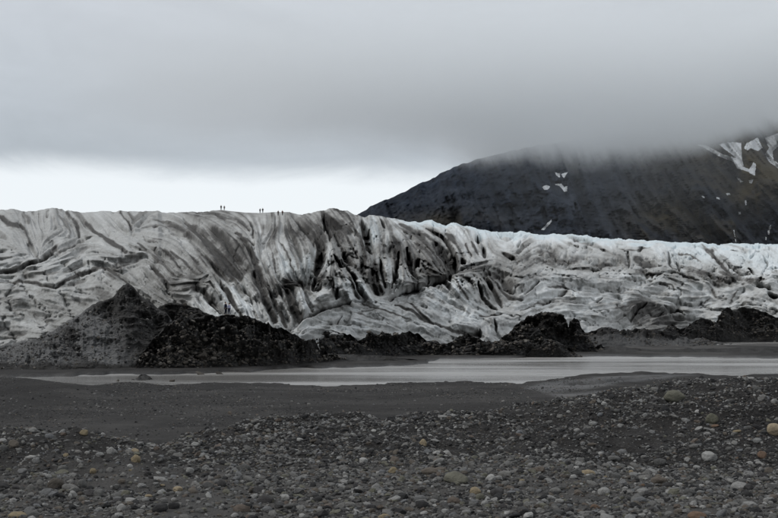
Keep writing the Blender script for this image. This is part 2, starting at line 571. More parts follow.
# traced lines (photo pixels): kind c = crevasse, d = dark band (debris, also shade of hollows put into the colour), r = clean ridge; width px, strength
LN = [
    ('d', 2.4, .8, [(0, 218), (8, 227), (18, 228), (24, 232)]), ('d', 2.2, .5, [(23, 212), (25, 232), (30, 245), (36, 255), (40, 262)]),
    ('c', 2.6, .9, [(-40, 280), (0, 274), (15, 271), (28, 266), (40, 263), (50, 257), (62, 253), (75, 247), (82, 242), (95, 240)]),
    ('d', 3.0, .6, [(41, 262), (56, 247)]), ('d', 2.0, .6, [(66, 211), (77, 221), (79, 237)]), ('d', 2.2, .5, [(48, 211), (47, 219)]),
    ('d', 2.5, .8, [(86, 222), (99, 237), (115, 247), (127, 255)]), ('d', 1.6, .6, [(0, 285), (20, 283), (39, 285), (54, 290)]),
    ('d', 1.8, .8, [(56, 289), (77, 277), (99, 268), (110, 271), (120, 280), (128, 285)]), ('d', 2.2, .35, [(0, 296), (30, 293), (60, 298), (85, 305)]),
    ('d', 1.8, .35, [(0, 312), (22, 310), (50, 318)]), ('d', 5, .5, [(112, 276), (118, 268), (125, 262), (140, 257)]), ('d', 7, .45, [(108, 272), (120, 282)]),
    ('c', 1.8, .6, [(130, 230), (138, 226), (143, 220), (152, 214), (158, 212)]), ('d', 2.2, .6, [(120, 212), (125, 220), (132, 230)]),
    ('c', 2.2, .8, [(152, 228), (159, 227)]), ('c', 1.6, .8, [(164, 234), (175, 233), (188, 235), (195, 240)]),
    ('d', 1.5, .5, [(143, 238), (150, 243), (158, 246)]), ('d', 1.3, .5, [(148, 238), (155, 242), (162, 243)]), ('d', 1.6, .6, [(138, 246), (146, 253)]),
    ('d', 2.0, .7, [(160, 250), (170, 258), (180, 270)]), ('d', 2.0, .6, [(170, 252), (182, 262), (190, 272)]), ('d', 2.0, .6, [(190, 254), (198, 268)]),
    ('d', 2.6, .7, [(153, 270), (160, 280), (168, 290)]), ('d', 8, .4, [(172, 288), (186, 283), (200, 286)]), ('d', 2.0, .5, [(168, 224), (178, 228), (185, 231)]),
    ('d', 6, .75, [(192, 226), (210, 243), (228, 258), (242, 277)]), ('d', 5, .7, [(200, 235), (215, 252), (230, 272)]), ('d', 4, .7, [(212, 230), (226, 242), (240, 262)]),
    ('d', 4, .6, [(185, 222), (196, 232)]), ('d', 4, .5, [(196, 214), (215, 216), (238, 222), (248, 232)]),
    ('c', 1.5, 1, [(238, 213), (250, 220), (253, 230), (254, 243)]), ('c', 1.2, .9, [(275, 213), (275, 230), (268, 240), (258, 244)]),
    ('d', 2.0, .8, [(235, 236), (245, 242), (253, 246)]), ('d', 3.6, .8, [(252, 250), (256, 265), (262, 280), (262, 290)]), ('d', 1.6, .5, [(269, 243), (274, 262), (276, 275)]),
    ('d', 1.8, .55, [(280, 243), (290, 262), (293, 275)]), ('d', 3.5, .8, [(262, 280), (270, 292), (278, 308), (285, 325)]), ('d', 6, .8, [(283, 286), (292, 285), (302, 284)]),
    ('d', 2.6, .9, [(221, 285), (228, 296), (236, 310), (242, 318)]), ('d', 2.6, .8, [(204, 292), (212, 304), (220, 314)]), ('c', 1.1, .7, [(240, 283), (250, 297), (254, 312)]),
    ('d', 4.5, .85, [(254, 275), (261, 290), (270, 310), (276, 322)]), ('d', 6, .8, [(287, 290), (292, 305), (300, 320)]), ('d', 2.0, .7, [(305, 299), (308, 305), (312, 312)]),
    ('d', 6, .5, [(205, 280), (192, 292)]), ('c', 2.2, .8, [(337, 290), (336, 303)]), ('d', 2.5, .6, [(310, 224), (318, 232), (326, 244)]),
    ('c', 2.2, 1, [(324, 216), (325, 228), (329, 238), (331, 244)]), ('c', 2.8, 1.3, [(361, 217), (365, 235), (368, 252), (371, 258)]),
    ('c', 1.8, .8, [(380, 219), (384, 233)]), ('d', 5, .85, [(320, 236), (321, 256), (316, 272)]), ('c', 3.2, .9, [(322, 250), (319, 264), (315, 275)]),  # the wide dark band paints the shade inside a hollow
    ('d', 4.5, .6, [(300, 228), (313, 238), (320, 248)]), ('d', 7, .7, [(328, 224), (340, 230), (350, 236)]),
    ('d', 1.8, .8, [(340, 230), (350, 245), (358, 262)]), ('d', 1.8, .7, [(335, 240), (345, 260), (352, 270)]), ('d', 1.8, .8, [(350, 226), (360, 240), (366, 256)]),
    ('c', 1.8, .8, [(341, 262), (352, 278), (358, 290), (366, 305)]), ('c', 1.8, .8, [(334, 258), (342, 270), (348, 268)]), ('c', 2.0, 1, [(399, 256), (397, 275), (392, 291)]),
    ('r', 4.0, 1, [(385, 258), (389, 272), (393, 288)]), ('r', 4, .7, [(388, 236), (384, 252)]), ('d', 6, .75, [(376, 268), (372, 284), (378, 296)]), ('d', 4, .6, [(365, 262), (360, 276)]),
    ('c', 2.0, .8, [(380, 262), (382, 280), (386, 292)]), ('d', 3, .7, [(393, 240), (400, 250)]), ('d', 3, .6, [(352, 288), (358, 300)]),
    ('r', 3.5, .9, [(352, 272), (362, 290), (372, 304)]), ('r', 4, .6, [(330, 250), (326, 268), (318, 280)]), ('r', 4, .8, [(300, 296), (304, 312)]),
    ('r', 4, .8, [(318, 300), (330, 298)]), ('r', 3, .8, [(348, 292), (352, 303)]),
    ('c', 1.3, .8, [(292, 329), (306, 318), (320, 312), (338, 307), (352, 304), (365, 304)]), ('c', 1.0, .6, [(336, 324), (342, 317)]),
    ('d', 1.4, .7, [(362, 305), (375, 311), (395, 317), (412, 322)]), ('d', 1.6, .9, [(395, 306), (408, 311), (424, 321), (442, 329)]), ('d', 1.6, .9, [(410, 302), (420, 315), (432, 324), (452, 331), (480, 334)]),
    ('d', 1.3, .5, [(362, 313), (380, 312), (400, 320), (420, 326)]), ('d', 1.2, .4, [(330, 312), (350, 312), (380, 322)]), ('d', 1.2, .4, [(320, 320), (345, 326), (380, 328)]),
    ('c', 1.9, .9, [(384, 303), (395, 296), (403, 292), (420, 289), (438, 283), (458, 274), (475, 268)]), ('d', 3, .6, [(428, 288), (450, 302), (470, 318), (490, 322)]) if False else
    ('d', 1.3, .4, [(430, 290), (446, 302), (470, 315)]), ('d', 1.2, .4, [(445, 284), (460, 300), (480, 314)]),
    ('c', 3.6, 1, [(407, 250), (409, 268), (414, 280)]), ('c', 3, .8, [(414, 270), (420, 262)]), ('d', 4.5, .6, [(400, 228), (415, 235), (424, 241)]),
    ('d', 1.7, .9, [(420, 235), (435, 245), (448, 258), (452, 272)]), ('d', 1.7, .8, [(415, 245), (430, 258), (440, 274)]), ('d', 1.7, .9, [(426, 232), (445, 242), (454, 258), (455, 272)]),
    ('d', 1.5, .7, [(426, 248), (438, 262), (446, 276)]), ('d', 5, .6, [(428, 276), (440, 278)]), ('d', 4, .6, [(446, 236), (456, 246)]),
    ('c', 2.0, .9, [(455, 256), (456, 272)]), ('c', 2.4, .9, [(461, 262), (466, 268)]), ('d', 1.6, .8, [(465, 246), (472, 260)]), ('d', 1.6, .7, [(471, 244), (478, 258)]),
    ('c', 1.8, .9, [(477, 237), (478, 247)]), ('c', 2.0, .8, [(483, 250), (486, 261)]), ('d', 1.6, .8, [(478, 268), (490, 264)]), ('d', 7, .4, [(486, 276), (505, 280)]),
    ('d', 1.6, .6, [(456, 282), (462, 292), (468, 302)]), ('c', 2.4, .9, [(478, 284), (482, 296), (492, 308), (498, 312)]), ('d', 2.4, .8, [(488, 282), (496, 296), (502, 308)]),
    ('d', 2.0, .8, [(497, 285), (510, 300), (522, 302)]), ('c', 1.4, .7, [(480, 330), (480, 338)]), ('c', 1.4, .8, [(495, 322), (496, 333)]), ('d', 1.8, .8, [(480, 318), (500, 317)]),
    ('d', 1.6, .6, [(520, 314), (535, 304), (550, 300)]), ('c', 1.9, .8, [(524, 298), (531, 290), (538, 283)]), ('d', 10, .45, [(520, 264), (532, 255), (546, 250), (560, 264), (580, 262)]),
    ('d', 3, .5, [(518, 276), (540, 262), (556, 270)]), ('c', 1.4, .8, [(555, 258), (557, 268)]), ('d', 2, .6, [(540, 258), (550, 252)]), ('c', 1.6, .7, [(516, 252), (521, 244)]),
    ('d', 3, .6, [(503, 256), (515, 262)]), ('d', 4, .7, [(502, 280), (510, 292)]), ('d', 1.4, .7, [(548, 289), (562, 286), (572, 290), (579, 296)]), ('d', 2.0, .6, [(558, 294), (568, 292)]),
    ('d', 1.6, .7, [(552, 303), (576, 305)]), ('c', 1.6, .7, [(568, 273), (585, 272), (600, 272)]), ('c', 1.8, .7, [(594, 306), (604, 300)]), ('d', 3, .5, [(570, 258), (573, 262)]),  # the long level crevasse is a shadow line, carved and darkened in colour
    ('c', 2.0, 1, [(628, 254), (629, 271)]), ('d', 7, .7, [(636, 262), (645, 266), (655, 268)]), ('d', 4, .7, [(594, 268), (616, 267)]), ('c', 1.6, .8, [(600, 252), (606, 255)]),
    ('r', 2.0, .9, [(603, 247), (611, 249), (613, 255)]), ('d', 1.4, .6, [(620, 252), (635, 253), (650, 251)]), ('r', 4, .6, [(622, 247), (640, 245), (652, 248), (662, 262)]),
    ('c', 2.0, 1, [(668, 255), (670, 266), (673, 272)]), ('c', 1.8, .8, [(676, 262), (679, 272)]), ('c', 1.4, .7, [(654, 282), (663, 275), (676, 275), (700, 284)]), ('d', 4, .6, [(636, 274), (660, 277)]),
    ('d', 1.6, .6, [(660, 285), (672, 288), (674, 293)]), ('d', 1.4, .4, [(600, 291), (625, 294), (650, 300), (690, 306)]), ('d', 1.4, .5, [(600, 280), (630, 282), (655, 282)]),
    ('d', 9, .75, [(634, 318), (642, 308), (653, 307)]), ('c', 1.4, .8, [(630, 320), (638, 308), (648, 304)]), ('c', 1.2, .7, [(664, 308), (672, 312)]), ('d', 6, .6, [(662, 322), (690, 320)]),
    ('c', 1.2, .6, [(658, 318), (664, 312), (676, 311), (686, 318)]), ('d', 2.4, .8, [(700, 247), (712, 256), (722, 268), (732, 280)]), ('d', 2.0, .6, [(692, 246), (704, 252), (712, 260)]),
    ('d', 7, .55, [(684, 275), (705, 278), (725, 284), (760, 284)]), ('d', 5, .6, [(720, 275), (735, 282), (752, 282)]), ('c', 2.4, .8, [(757, 288), (772, 290)]), ('c', 2.2, .9, [(767, 294), (780, 298)]),
    ('d', 1.4, .6, [(704, 305), (714, 299), (726, 299)]), ('d', 1.6, .6, [(729, 304), (738, 291)]), ('c', 1.3, .6, [(734, 258), (742, 260), (746, 266)]), ('c', 1.3, .8, [(726, 264), (736, 274), (744, 278)]),
    ('c', 1.3, .7, [(750, 262), (756, 254), (764, 252)]), ('c', 1.4, .8, [(748, 270), (754, 278)]), ('c', 1.4, .8, [(762, 258), (768, 266), (764, 276)]), ('c', 1.3, .8, [(730, 253), (740, 255)]),
    ('d', 2.4, .6, [(712, 290), (716, 298)]), ('d', 1.5, .6, [(678, 255), (690, 258), (700, 265)]), ('c', 1.2, .6, [(770, 270), (780, 272)]),
]

U0, U1, V0, V1, SC = -240, 1020, 195, 355, 2
fu, fv = np.meshgrid(np.arange(U0, U1, 1 / SC), np.arange(V0, V1, 1 / SC))
# direction field from the traced lines (doubled angle, inverse distance weights, coarse grid)
pts = []
for kd, w, s, pl in LN:
    for (x0, y0), (x1, y1) in zip(pl[:-1], pl[1:]):
        L = math.hypot(x1 - x0, y1 - y0)
        for q in np.linspace(0.15, 0.85, max(1, int(L / 6))):
            pts.append((x0 + (x1 - x0) * q, y0 + (y1 - y0) * q, math.atan2(y1 - y0, x1 - x0)))
for uu, vv_, a in [(-200, 230, 60), (-200, 300, -10), (-120, 260, -15), (-100, 220, 60), (-80, 320, 5), (840, 250, 30), (840, 270, 10), (840, 300, -10), (950, 260, 20), (950, 310, 0),
                   (60, 325, 5), (140, 320, 20), (600, 315, 5), (560, 325, -10), (720, 320, 10)]:
    for _ in range(3):
        pts.append((uu + random.uniform(-10, 10), vv_ + random.uniform(-5, 5), R(a)))
pts = np.array(pts)
cu, cv = np.meshgrid(np.arange(U0, U1 + 4, 4.0), np.arange(V0, V1 + 4, 4.0))
wgt = 1.0 / (((cu[..., None] - pts[:, 0]) ** 2 + ((cv[..., None] - pts[:, 1]) * 1.1) ** 2) + 12.0) ** 1.6
c2 = (wgt * np.cos(2 * pts[:, 2])).sum(-1); s2 = (wgt * np.sin(2 * pts[:, 2])).sum(-1)
c2, s2 = blur(c2 / wgt.sum(-1), 0.8), blur(s2 / wgt.sum(-1), 0.8)
ang = 0.5 * np.arctan2(s2, c2)
ca, sa = np.cos(2 * ang), np.sin(2 * ang)
CAf = bil(ca, (fu - U0) / 4, (fv - V0) / 4); SAf = bil(sa, (fu - U0) / 4, (fv - V0) / 4)
an = 0.5 * np.arctan2(SAf, CAf)
DX, DY = np.cos(an), np.sin(an)


def lic(scale, length, seed):
    """noise smeared along the flow of the ice"""
    src = (rng if False else np.random.default_rng(seed)).standard_normal(fu.shape)
    src = blur(src, scale * SC * 0.42)
    src /= src.std()
    H, W = src.shape
    jj, ii = np.mgrid[0:H, 0:W].astype(float)
    out = src.copy()
    n = int(length * SC / 2)
    for sgn in (1, -1):
        x, y = ii.copy(), jj.copy()
        pdx, pdy = sgn * DX, sgn * DY
        for q in range(n):
            x += pdx * 2; y += pdy * 2
            xi = np.clip(x.round().astype(int), 0, W - 1); yi = np.clip(y.round().astype(int), 0, H - 1)
            ndx, ndy = DX[yi, xi], DY[yi, xi]
            fl = np.where(ndx * pdx + ndy * pdy < 0, -1, 1)
            pdx, pdy = ndx * fl, ndy * fl
            out += src[yi, xi] * (1 - q / n)
    out -= blur(out, 60) if False else out.mean()
    return out / out.std()


LA = lic(9, 34, 1)
LB = lic(4.2, 22, 2)
LC = lic(1.9, 12, 3)
LD = lic(3.0, 26, 4)
LE = lic(1.4, 16, 5)
wu = fu + 1.0 * fbm(fu / 7, fv / 7, 3, 101) + 0.2 * LC
wv_ = fv + 1.0 * fbm(fu / 7, fv / 7, 3, 107)
spots_ = np.clip(fbm(fu / 5, fv / 5, 3, 145), -1, 1)
crev = np.zeros(fu.shape); dark_band = np.zeros(fu.shape); rid = np.zeros(fu.shape); relb = np.zeros(fu.shape)
for kd, w, s, pl in LN:
    xs = [p[0] for p in pl]; ys = [p[1] for p in pl]; m = 4 * w + 4
    i0, i1 = int((min(xs) - m - U0) * SC), int((max(xs) + m - U0) * SC)
    j0, j1 = int((min(ys) - m - V0) * SC), int((max(ys) + m - V0) * SC)
    i0, j0 = max(i0, 0), max(j0, 0)
    sl = (slice(j0, j1), slice(i0, i1))
    if 180 < xs[0] < 510:
        s = s * 1.22  # middle bands drawn darker, the painted hollow shade included
    elif xs[0] <= 180 and kd == 'd':
        s, w = s * 1.1, w * 1.25
    d, arc = seg_dist(pl, wu[sl], wv_[sl], True)
    tp = 0.12 + 0.88 * np.sin(np.pi * np.clip(arc, 0, 1)) ** 0.6
    if kd == 'c':
        d = d / (tp * (0.75 + 0.35 * spots_[sl]))
        s = s * (0.35 + 0.65 * tp)
    else:
        d = d / (0.45 + 0.55 * tp)
    g = np.exp(-(d / w) ** 2) * s
    if kd == 'c':
        crev[sl] = np.maximum(crev[sl], g)
        dark_band[sl] = np.maximum(dark_band[sl], 0.55 * np.exp(-(d / (w * 1.7)) ** 2) * s)  # crevasses get a darker colour as well as depth
    elif kd == 'd':
        dark_band[sl] = np.maximum(dark_band[sl], g)
        relb[sl] = np.maximum(relb[sl], np.exp(-(d / (w * 1.3)) ** 2) * s * min(w, 4))
    else:
        rid[sl] = np.maximum(rid[sl], np.exp(-(d / w) ** 2) * s * w)

# macro tone of the ice: how dark each area is drawn
TONE = [(20, 240, .42), (60, 225, .40), (100, 225, .38), (150, 220, .42), (180, 216, .52), (225, 216, .55), (262, 228, .46), (30, 280, .38), (75, 268, .36), (110, 255, .38),
        (20, 305, .46), (60, 310, .50), (100, 300, .48), (20, 330, .42), (75, 290, .42), (130, 290, .48), (160, 262, .45), (185, 250, .46), (150, 300, .56), (190, 285, .60), (215, 295, .30), (235, 300, .24), (205, 262, .60),
        (225, 262, .72), (280, 255, .36), (300, 258, .33), (270, 290, .50), (300, 268, .34), (310, 285, .46), (330, 215, .55), (340, 225, .66), (320, 232, .68), (310, 220, .52), (345, 250, .56), (330, 275, .42), (315, 300, .30),
        (340, 298, .28), (340, 318, .32), (370, 315, .30), (310, 325, .33), (375, 230, .34), (392, 232, .40), (372, 275, .62), (390, 275, .26), (405, 245, .60), (412, 265, .72), (425, 240, .56), (440, 262, .58), (430, 280, .66),
        (410, 222, .10), (432, 222, .06), (455, 225, .10), (470, 233, .25), (480, 231, .12), (440, 232, .35), (460, 250, .42), (490, 250, .35), (470, 262, .48), (440, 300, .24), (455, 310, .27), (425, 310, .28), (470, 290, .28),
        (490, 290, .58), (495, 272, .52), (510, 240, .12), (530, 235, .05), (560, 236, .08), (600, 240, .10), (650, 242, .08), (700, 245, .06), (750, 248, .05), (790, 250, .06), (530, 248, .36), (550, 260, .50), (520, 275, .48),
        (575, 250, .30), (590, 260, .42), (610, 262, .46), (545, 285, .30), (580, 282, .34), (540, 312, .28), (570, 296, .30), (610, 285, .34), (610, 305, .28), (640, 290, .33), (560, 325, .34), (510, 320, .34), (620, 320, .38),
        (640, 255, .42), (645, 246, .22), (690, 252, .16), (685, 265, .34), (710, 270, .34), (680, 280, .50), (690, 295, .28), (670, 300, .34), (720, 295, .34), (740, 275, .34), (755, 265, .20), (770, 260, .14), (745, 300, .32),
        (775, 300, .34), (760, 310, .36), (700, 315, .34), (640, 315, .68), (670, 320, .60), (-100, 240, .42), (-100, 300, .46), (850, 280, .34), (850, 310, .36), (950, 260, .2), (950, 300, .34)]
TN = np.array(TONE)
wt = np.exp(-(((cu[..., None] - TN[:, 0]) / 17) ** 2 + ((cv[..., None] - TN[:, 1]) / 10) ** 2)) + 1e-3 / (1 + ((cu[..., None] - TN[:, 0]) ** 2 + (cv[..., None] - TN[:, 1]) ** 2) / 400)
macro = (wt * TN[:, 2]).sum(-1) / wt.sum(-1)
MAC = bil(macro, (fu + 5 * fbm(fu / 14, fv / 9, 3, 121) - U0) / 4, (fv + 3 * fbm(fu / 14, fv / 9, 3, 131) - V0) / 4)
MAC = 0.465 + (MAC - 0.42) * 1.25
streak = 0.55 * LD + 0.45 * LB
spots = fbm(fu / 6, fv / 5, 5, 143)
brk = sstep(140, 200, fu) * sstep(520, 470, fu) * sstep(312, 296, fv)
lump = fbm(fu / 12, fv / 8, 5, 149)
dirt_shade = MAC - 0.085 + (0.018 + 0.03 * brk) * streak + (0.014 + 0.05 * brk) * LE + (0.012 + 0.035 * brk) * LC + (0.10 - 0.06 * sstep(230, 160, fu)) * spots + (0.07 - 0.03 * sstep(230, 160, fu)) * lump
dirt_shade = dirt_shade + 0.22 * sstep(1.1, 1.9, LD + 0.7 * spots) + 0.16 * sstep(1.2, 2.0, LB - 0.8 * spots)
dirt_shade = dirt_shade + (0.90 - dirt_shade) * sstep(0.22, 0.70, dark_band * (0.95 + 0.25 * spots + 0.10 * LE)) * 0.93
dirt_shade = dirt_shade - 0.10 * np.clip(rid / 3, 0, 1.2)
topz = sstep(10, 3, fv - GCREST(fu) + 6.0 * fbm(fu / 11, fv / 4, 4, 151)) * sstep(375, 430, fu)
dirt_shade = dirt_shade * (1 - 0.35 * topz)
blue = np.clip(0.42 * topz + 0.30 * np.exp(-((fu - 372) / 9) ** 2 - ((fv - 235) / 14) ** 2) + 0.25 * np.exp(-((fu - 295) / 22) ** 2 - ((fv - 270) / 12) ** 2)
               + 0.22 * np.exp(-((fu - 695) / 26) ** 2 - ((fv - 257) / 9) ** 2) + 0.2 * np.exp(-((fu - 755) / 30) ** 2 - ((fv - 262) / 10) ** 2), 0, .5) * np.clip(1.2 - 2 * dirt_shade, 0, 1)

# relief (metres toward the viewer at 250 m): seracs parted by creases, ridges along the flow, crevasses
def worley(x, y, seed):
    xi, yi = np.floor(x).astype(np.int64), np.floor(y).astype(np.int64)
    f1 = np.full(x.shape, 9.0); f2 = np.full(x.shape, 9.0); cid = np.zeros(x.shape)
    for a in (-1, 0, 1):
        for b in (-1, 0, 1):
            i, j = xi + a, yi + b
            d = np.hypot(i + .12 + .76 * hsh(i, j, seed) - x, j + .12 + .76 * hsh(i, j, seed + 1) - y)
            nf = d < f1
            f2 = np.where(nf, f1, np.minimum(f2, d))
            cid = np.where(nf, hsh(i, j, seed + 2), cid)
            f1 = np.where(nf, d, f1)
    return f1, f2, cid


def serac(su, sv, rot, seed, bul=1.0):
    c, s_ = math.cos(R(rot)), math.sin(R(rot))
    wx = fu + 6 * fbm(fu / 16, fv / 12, 4, seed + 5) + 1.4 * LB + 0.9 * fbm(fu / 4, fv / 4, 3, seed + 6)
    wy = fv + 5 * fbm(fu / 16, fv / 12, 4, seed + 9) + 0.9 * LC + 0.9 * fbm(fu / 4, fv / 4, 3, seed + 7)
    x, y = (wx * c + wy * s_) / su, (-wx * s_ + wy * c) / sv
    f1, f2, cid = worley(x, y, seed)
    crease = np.clip((f2 - f1) / 0.16, 0, 1)
    return bul * (0.8 - f1) + 1.1 * (cid - .5) + 0.75 * (1 - (1 - crease) ** 2)


mid_w = sstep(285, 325, fu) * sstep(515, 470, fu)
rgt_w = sstep(480, 520, fu)
lft_w = 1 - sstep(285, 325, fu)
up_w = sstep(300, 285, fv)
ser = mid_w * up_w * 2.9 * serac(15, 30, -14, 801) + mid_w * up_w * 1.4 * serac(7, 13, -20, 811)
ser = ser + rgt_w * (sstep(290, 276, fv) * (2.0 * serac(24, 13, 8, 821) + 1.3 * serac(8, 6, 15, 831)) + sstep(272, 290, fv) * 1.5 * serac(52, 14, 10, 841))
ser = ser + lft_w * (1.2 * serac(50, 20, 42, 851) + 0.12 * serac(16, 8, 46, 861))
ser = ser + mid_w * (1 - up_w) * 1.2 * serac(60, 12, 16, 871)
rl = lft_w * (0.95 - 0.6 * sstep(262, 285, fv) * sstep(150, 90, fu)) + mid_w * (0.40 + 0.90 * up_w) + rgt_w * 0.5
shA = 1 - 1.6 * np.abs(np.tanh(LA * .9)); shB = 1 - 1.6 * np.abs(np.tanh(LB * .9))
relief = rl * (1.5 * LA + 1.1 * shA + 1.2 * shB + 0.75 * LC) + (0.12 + 0.22 * brk) * LE + (1.0 + 0.7 * sstep(200, 280, fu)) * fbm(fu / 20, fv / 14, 5, 161) + ser
relief = relief + 1.2 * rid - 0.6 * relb - 7.0 * np.clip(crev * 1.3, 0, 1.1) * (0.35 * lft_w + mid_w * (0.35 + 0.95 * up_w) + 0.6 * rgt_w)
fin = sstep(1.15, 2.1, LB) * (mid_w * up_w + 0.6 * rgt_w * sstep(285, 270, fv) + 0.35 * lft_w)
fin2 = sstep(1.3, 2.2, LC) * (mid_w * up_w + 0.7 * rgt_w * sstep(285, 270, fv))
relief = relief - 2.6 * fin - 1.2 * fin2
dirt_shade = dirt_shade + 0.24 * fin + 0.16 * fin2 + (0.05 + 0.11 * brk) * sstep(0.9, 1.9, LE) * (0.35 + 0.65 * np.clip(LA * .5 + .5, 0, 1)) * (1 - topz)  # carved grooves get a darker colour too
relief = 1.5 * blur(relief, 0.6)

NU, NV = 1500, 330
gu_ = np.concatenate([np.linspace(-240, -10, 120)[:-1], np.linspace(-10, 790, NU), np.linspace(790, 1018, 120)[1:]])
tt = np.linspace(0, 1, NV)
UU = np.repeat(gu_[None], NV, 0)
cr = GCREST(gu_) + 0.8 * fbm(gu_ / 6, gu_ * 0 + 3, 4, 171) + sstep(380, 420, gu_) * 1.3 * (vnoise(np.floor(gu_ / 5 + 2 * vnoise(gu_ / 9, gu_ * 0, 3)) * .71, gu_ * 0 + 8, 172) - .5)
cr = np.where((gu_ > 215) & (gu_ < 290), GCREST(gu_), cr)
VVs = GBASE(gu_)[None] + (GCREST(gu_) - GBASE(gu_))[None] * tt[:, None]
VV = VVs + (cr - GCREST(gu_))[None] * tt[:, None] ** 14
T = tt[:, None]
g = 0.22 * T + 0.10 * T ** 2 + 0.68 * T ** 6
D = GD0(gu_)[None] + (GD1(gu_) - GD0(gu_))[None] * g
rel = bil(relief, (UU - U0) * SC, (VVs - V0) * SC)
edge = sstep(0, 0.06, T) * sstep(1.0, 0.94, T)
D = D - rel * (D / 250.0) * (0.25 + 0.75 * edge)
GP = P(UU, VV, D)
GP[..., 2] += 0.16 * np.clip(bil(relief, (UU - U0) * SC, (VVs - V0) * SC), -3, 4) * (D / 250) * edge
# the glacier's back: rolls over the crest and runs on as a nearly level tongue
back = []
for q, (dd, dz) in enumerate([(4, -0.3), (12, -1.2), (30, -3), (70, -7), (140, -14), (260, -30)]):
    b = GP[-1].copy()
    b[:, 0] *= (b[:, 1] + dd) / b[:, 1]
    b[:, 1] += dd
    b[:, 2] += dz + 0.5 * fbm(gu_ / 5, gu_ * 0 + q * 3, 3, 180 + q) * min(1, dd / 20)
    back.append(b)
foot = GP[0].copy(); foot[:, 2] = -3
ALL = np.concatenate([foot[None], GP, np.stack(back)], 0)
dd_ = bil(dirt_shade, (UU - U0) * SC, (VVs - V0) * SC)
bb_ = bil(blue, (UU - U0) * SC, (VVs - V0) * SC)
pad = lambda a: np.concatenate([a[:1], a, np.repeat(a[-1:], len(back), 0)], 0)
grid_obj('glacier', ALL, ICE, {'dirt_shade': pad(dd_), 'blue': pad(bb_)})


def crest_pt(u):
    i = int(np.argmin(np.abs(gu_ - u)))
    col = GP[:, i]
    v = proj(col[:, 0], col[:, 1], col[:, 2])[1]
    j = int(np.argmin(v))
    return Vector(col[j])


def slope_pt(u, v):
    i = int(np.argmin(np.abs(gu_ - u)))
    col = GP[:, i]
    return Vector(col[int(np.argmin(np.abs(proj(col[:, 0], col[:, 1], col[:, 2])[1] - v)))])


# ------------------------------------------------------------------ mountain
MTOP = lut([(300, 250), (330, 232), (352, 218), (361, 212.5), (372, 206), (385, 200), (400, 193.5), (420, 184), (435, 178), (440, 174), (450, 169), (480, 158),
            (520, 149), (560, 142), (640, 131), (700, 122), (740, 117), (778, 113), (900, 110), (1100, 116), (1300, 130)])
mu = np.linspace(300, 1250, 620)
mt = np.linspace(0, 1, 260)
MV = 262 + (MTOP(mu) + 0.9 * fbm(mu / 7, mu * 0, 4, 201) - 262)[None] * mt[:, None]
MU = np.repeat(mu[None], len(mt), 0)


def mount_depth(u, v):
    t = (262 - v) / (262 - MTOP(u))
    h = np.clip((262 - v) / 160, 0, 1.3)
    d = 1750 + 1050 * h ** 0.9 + 260 * t ** 3
    # gullies running down the face, ledges across the cliff on the left
    slant = u - (v - 200) * (0.35 + 0.5 * sstep(560, 760, u))
    gl = ridged(slant / 34, v / 130, 4, 211)
    gl2 = ridged(slant / 11, v / 55, 4, 221)
    d = d - 330 * (gl - .6) - 190 * (gl2 - .6) + 28 * fbm(u / 6, v / 8, 4, 231)
    led = np.abs(((v + 5 * fbm(u / 30, v / 30, 2, 241)) / 9.0) % 1 - 0.5)
    d = d + 22 * led * sstep(620, 520, u)
    # right-hand spur between the snow gullies
    d = d - 120 * np.exp(-((u - 752 - (v - 160) * 0.35) / 13) ** 2) + 90 * np.exp(-((u - 735 - (v - 170) * .1) / 6) ** 2)
    return d


MD = mount_depth(MU, MV)
MP = P(MU, MV, MD)
bk = []
for dd, dz in ((60, -15), (250, -90), (700, -320), (1300, -700)):
    b = MP[-1].copy(); b[:, 0] *= (b[:, 1] + dd) / b[:, 1]; b[:, 1] += dd; b[:, 2] += dz; bk.append(b)
ft = MP[0].copy(); ft[:, 1] -= 120; ft[:, 2] = -4
moss = sstep(235, 150, MV) * 0.6 * sstep(600, 700, MU) + np.exp(-((MU - 690) / 60) ** 2 - ((MV - 225) / 24) ** 2) + 0.5 * np.exp(-((MU - 440) / 60) ** 2 - ((MV - 222) / 12) ** 2) + 0.8 * np.exp(-((MU - 765) / 30) ** 2 - ((MV - 190) / 35) ** 2) + 0.12
mpad = lambda a: np.concatenate([a[:1], a, np.repeat(a[-1:], len(bk), 0)], 0)
mountain = grid_obj('mountain', np.concatenate([ft[None], MP, np.stack(bk)], 0), MOUNT, {'moss': np.clip(mpad(moss), 0, 1)})

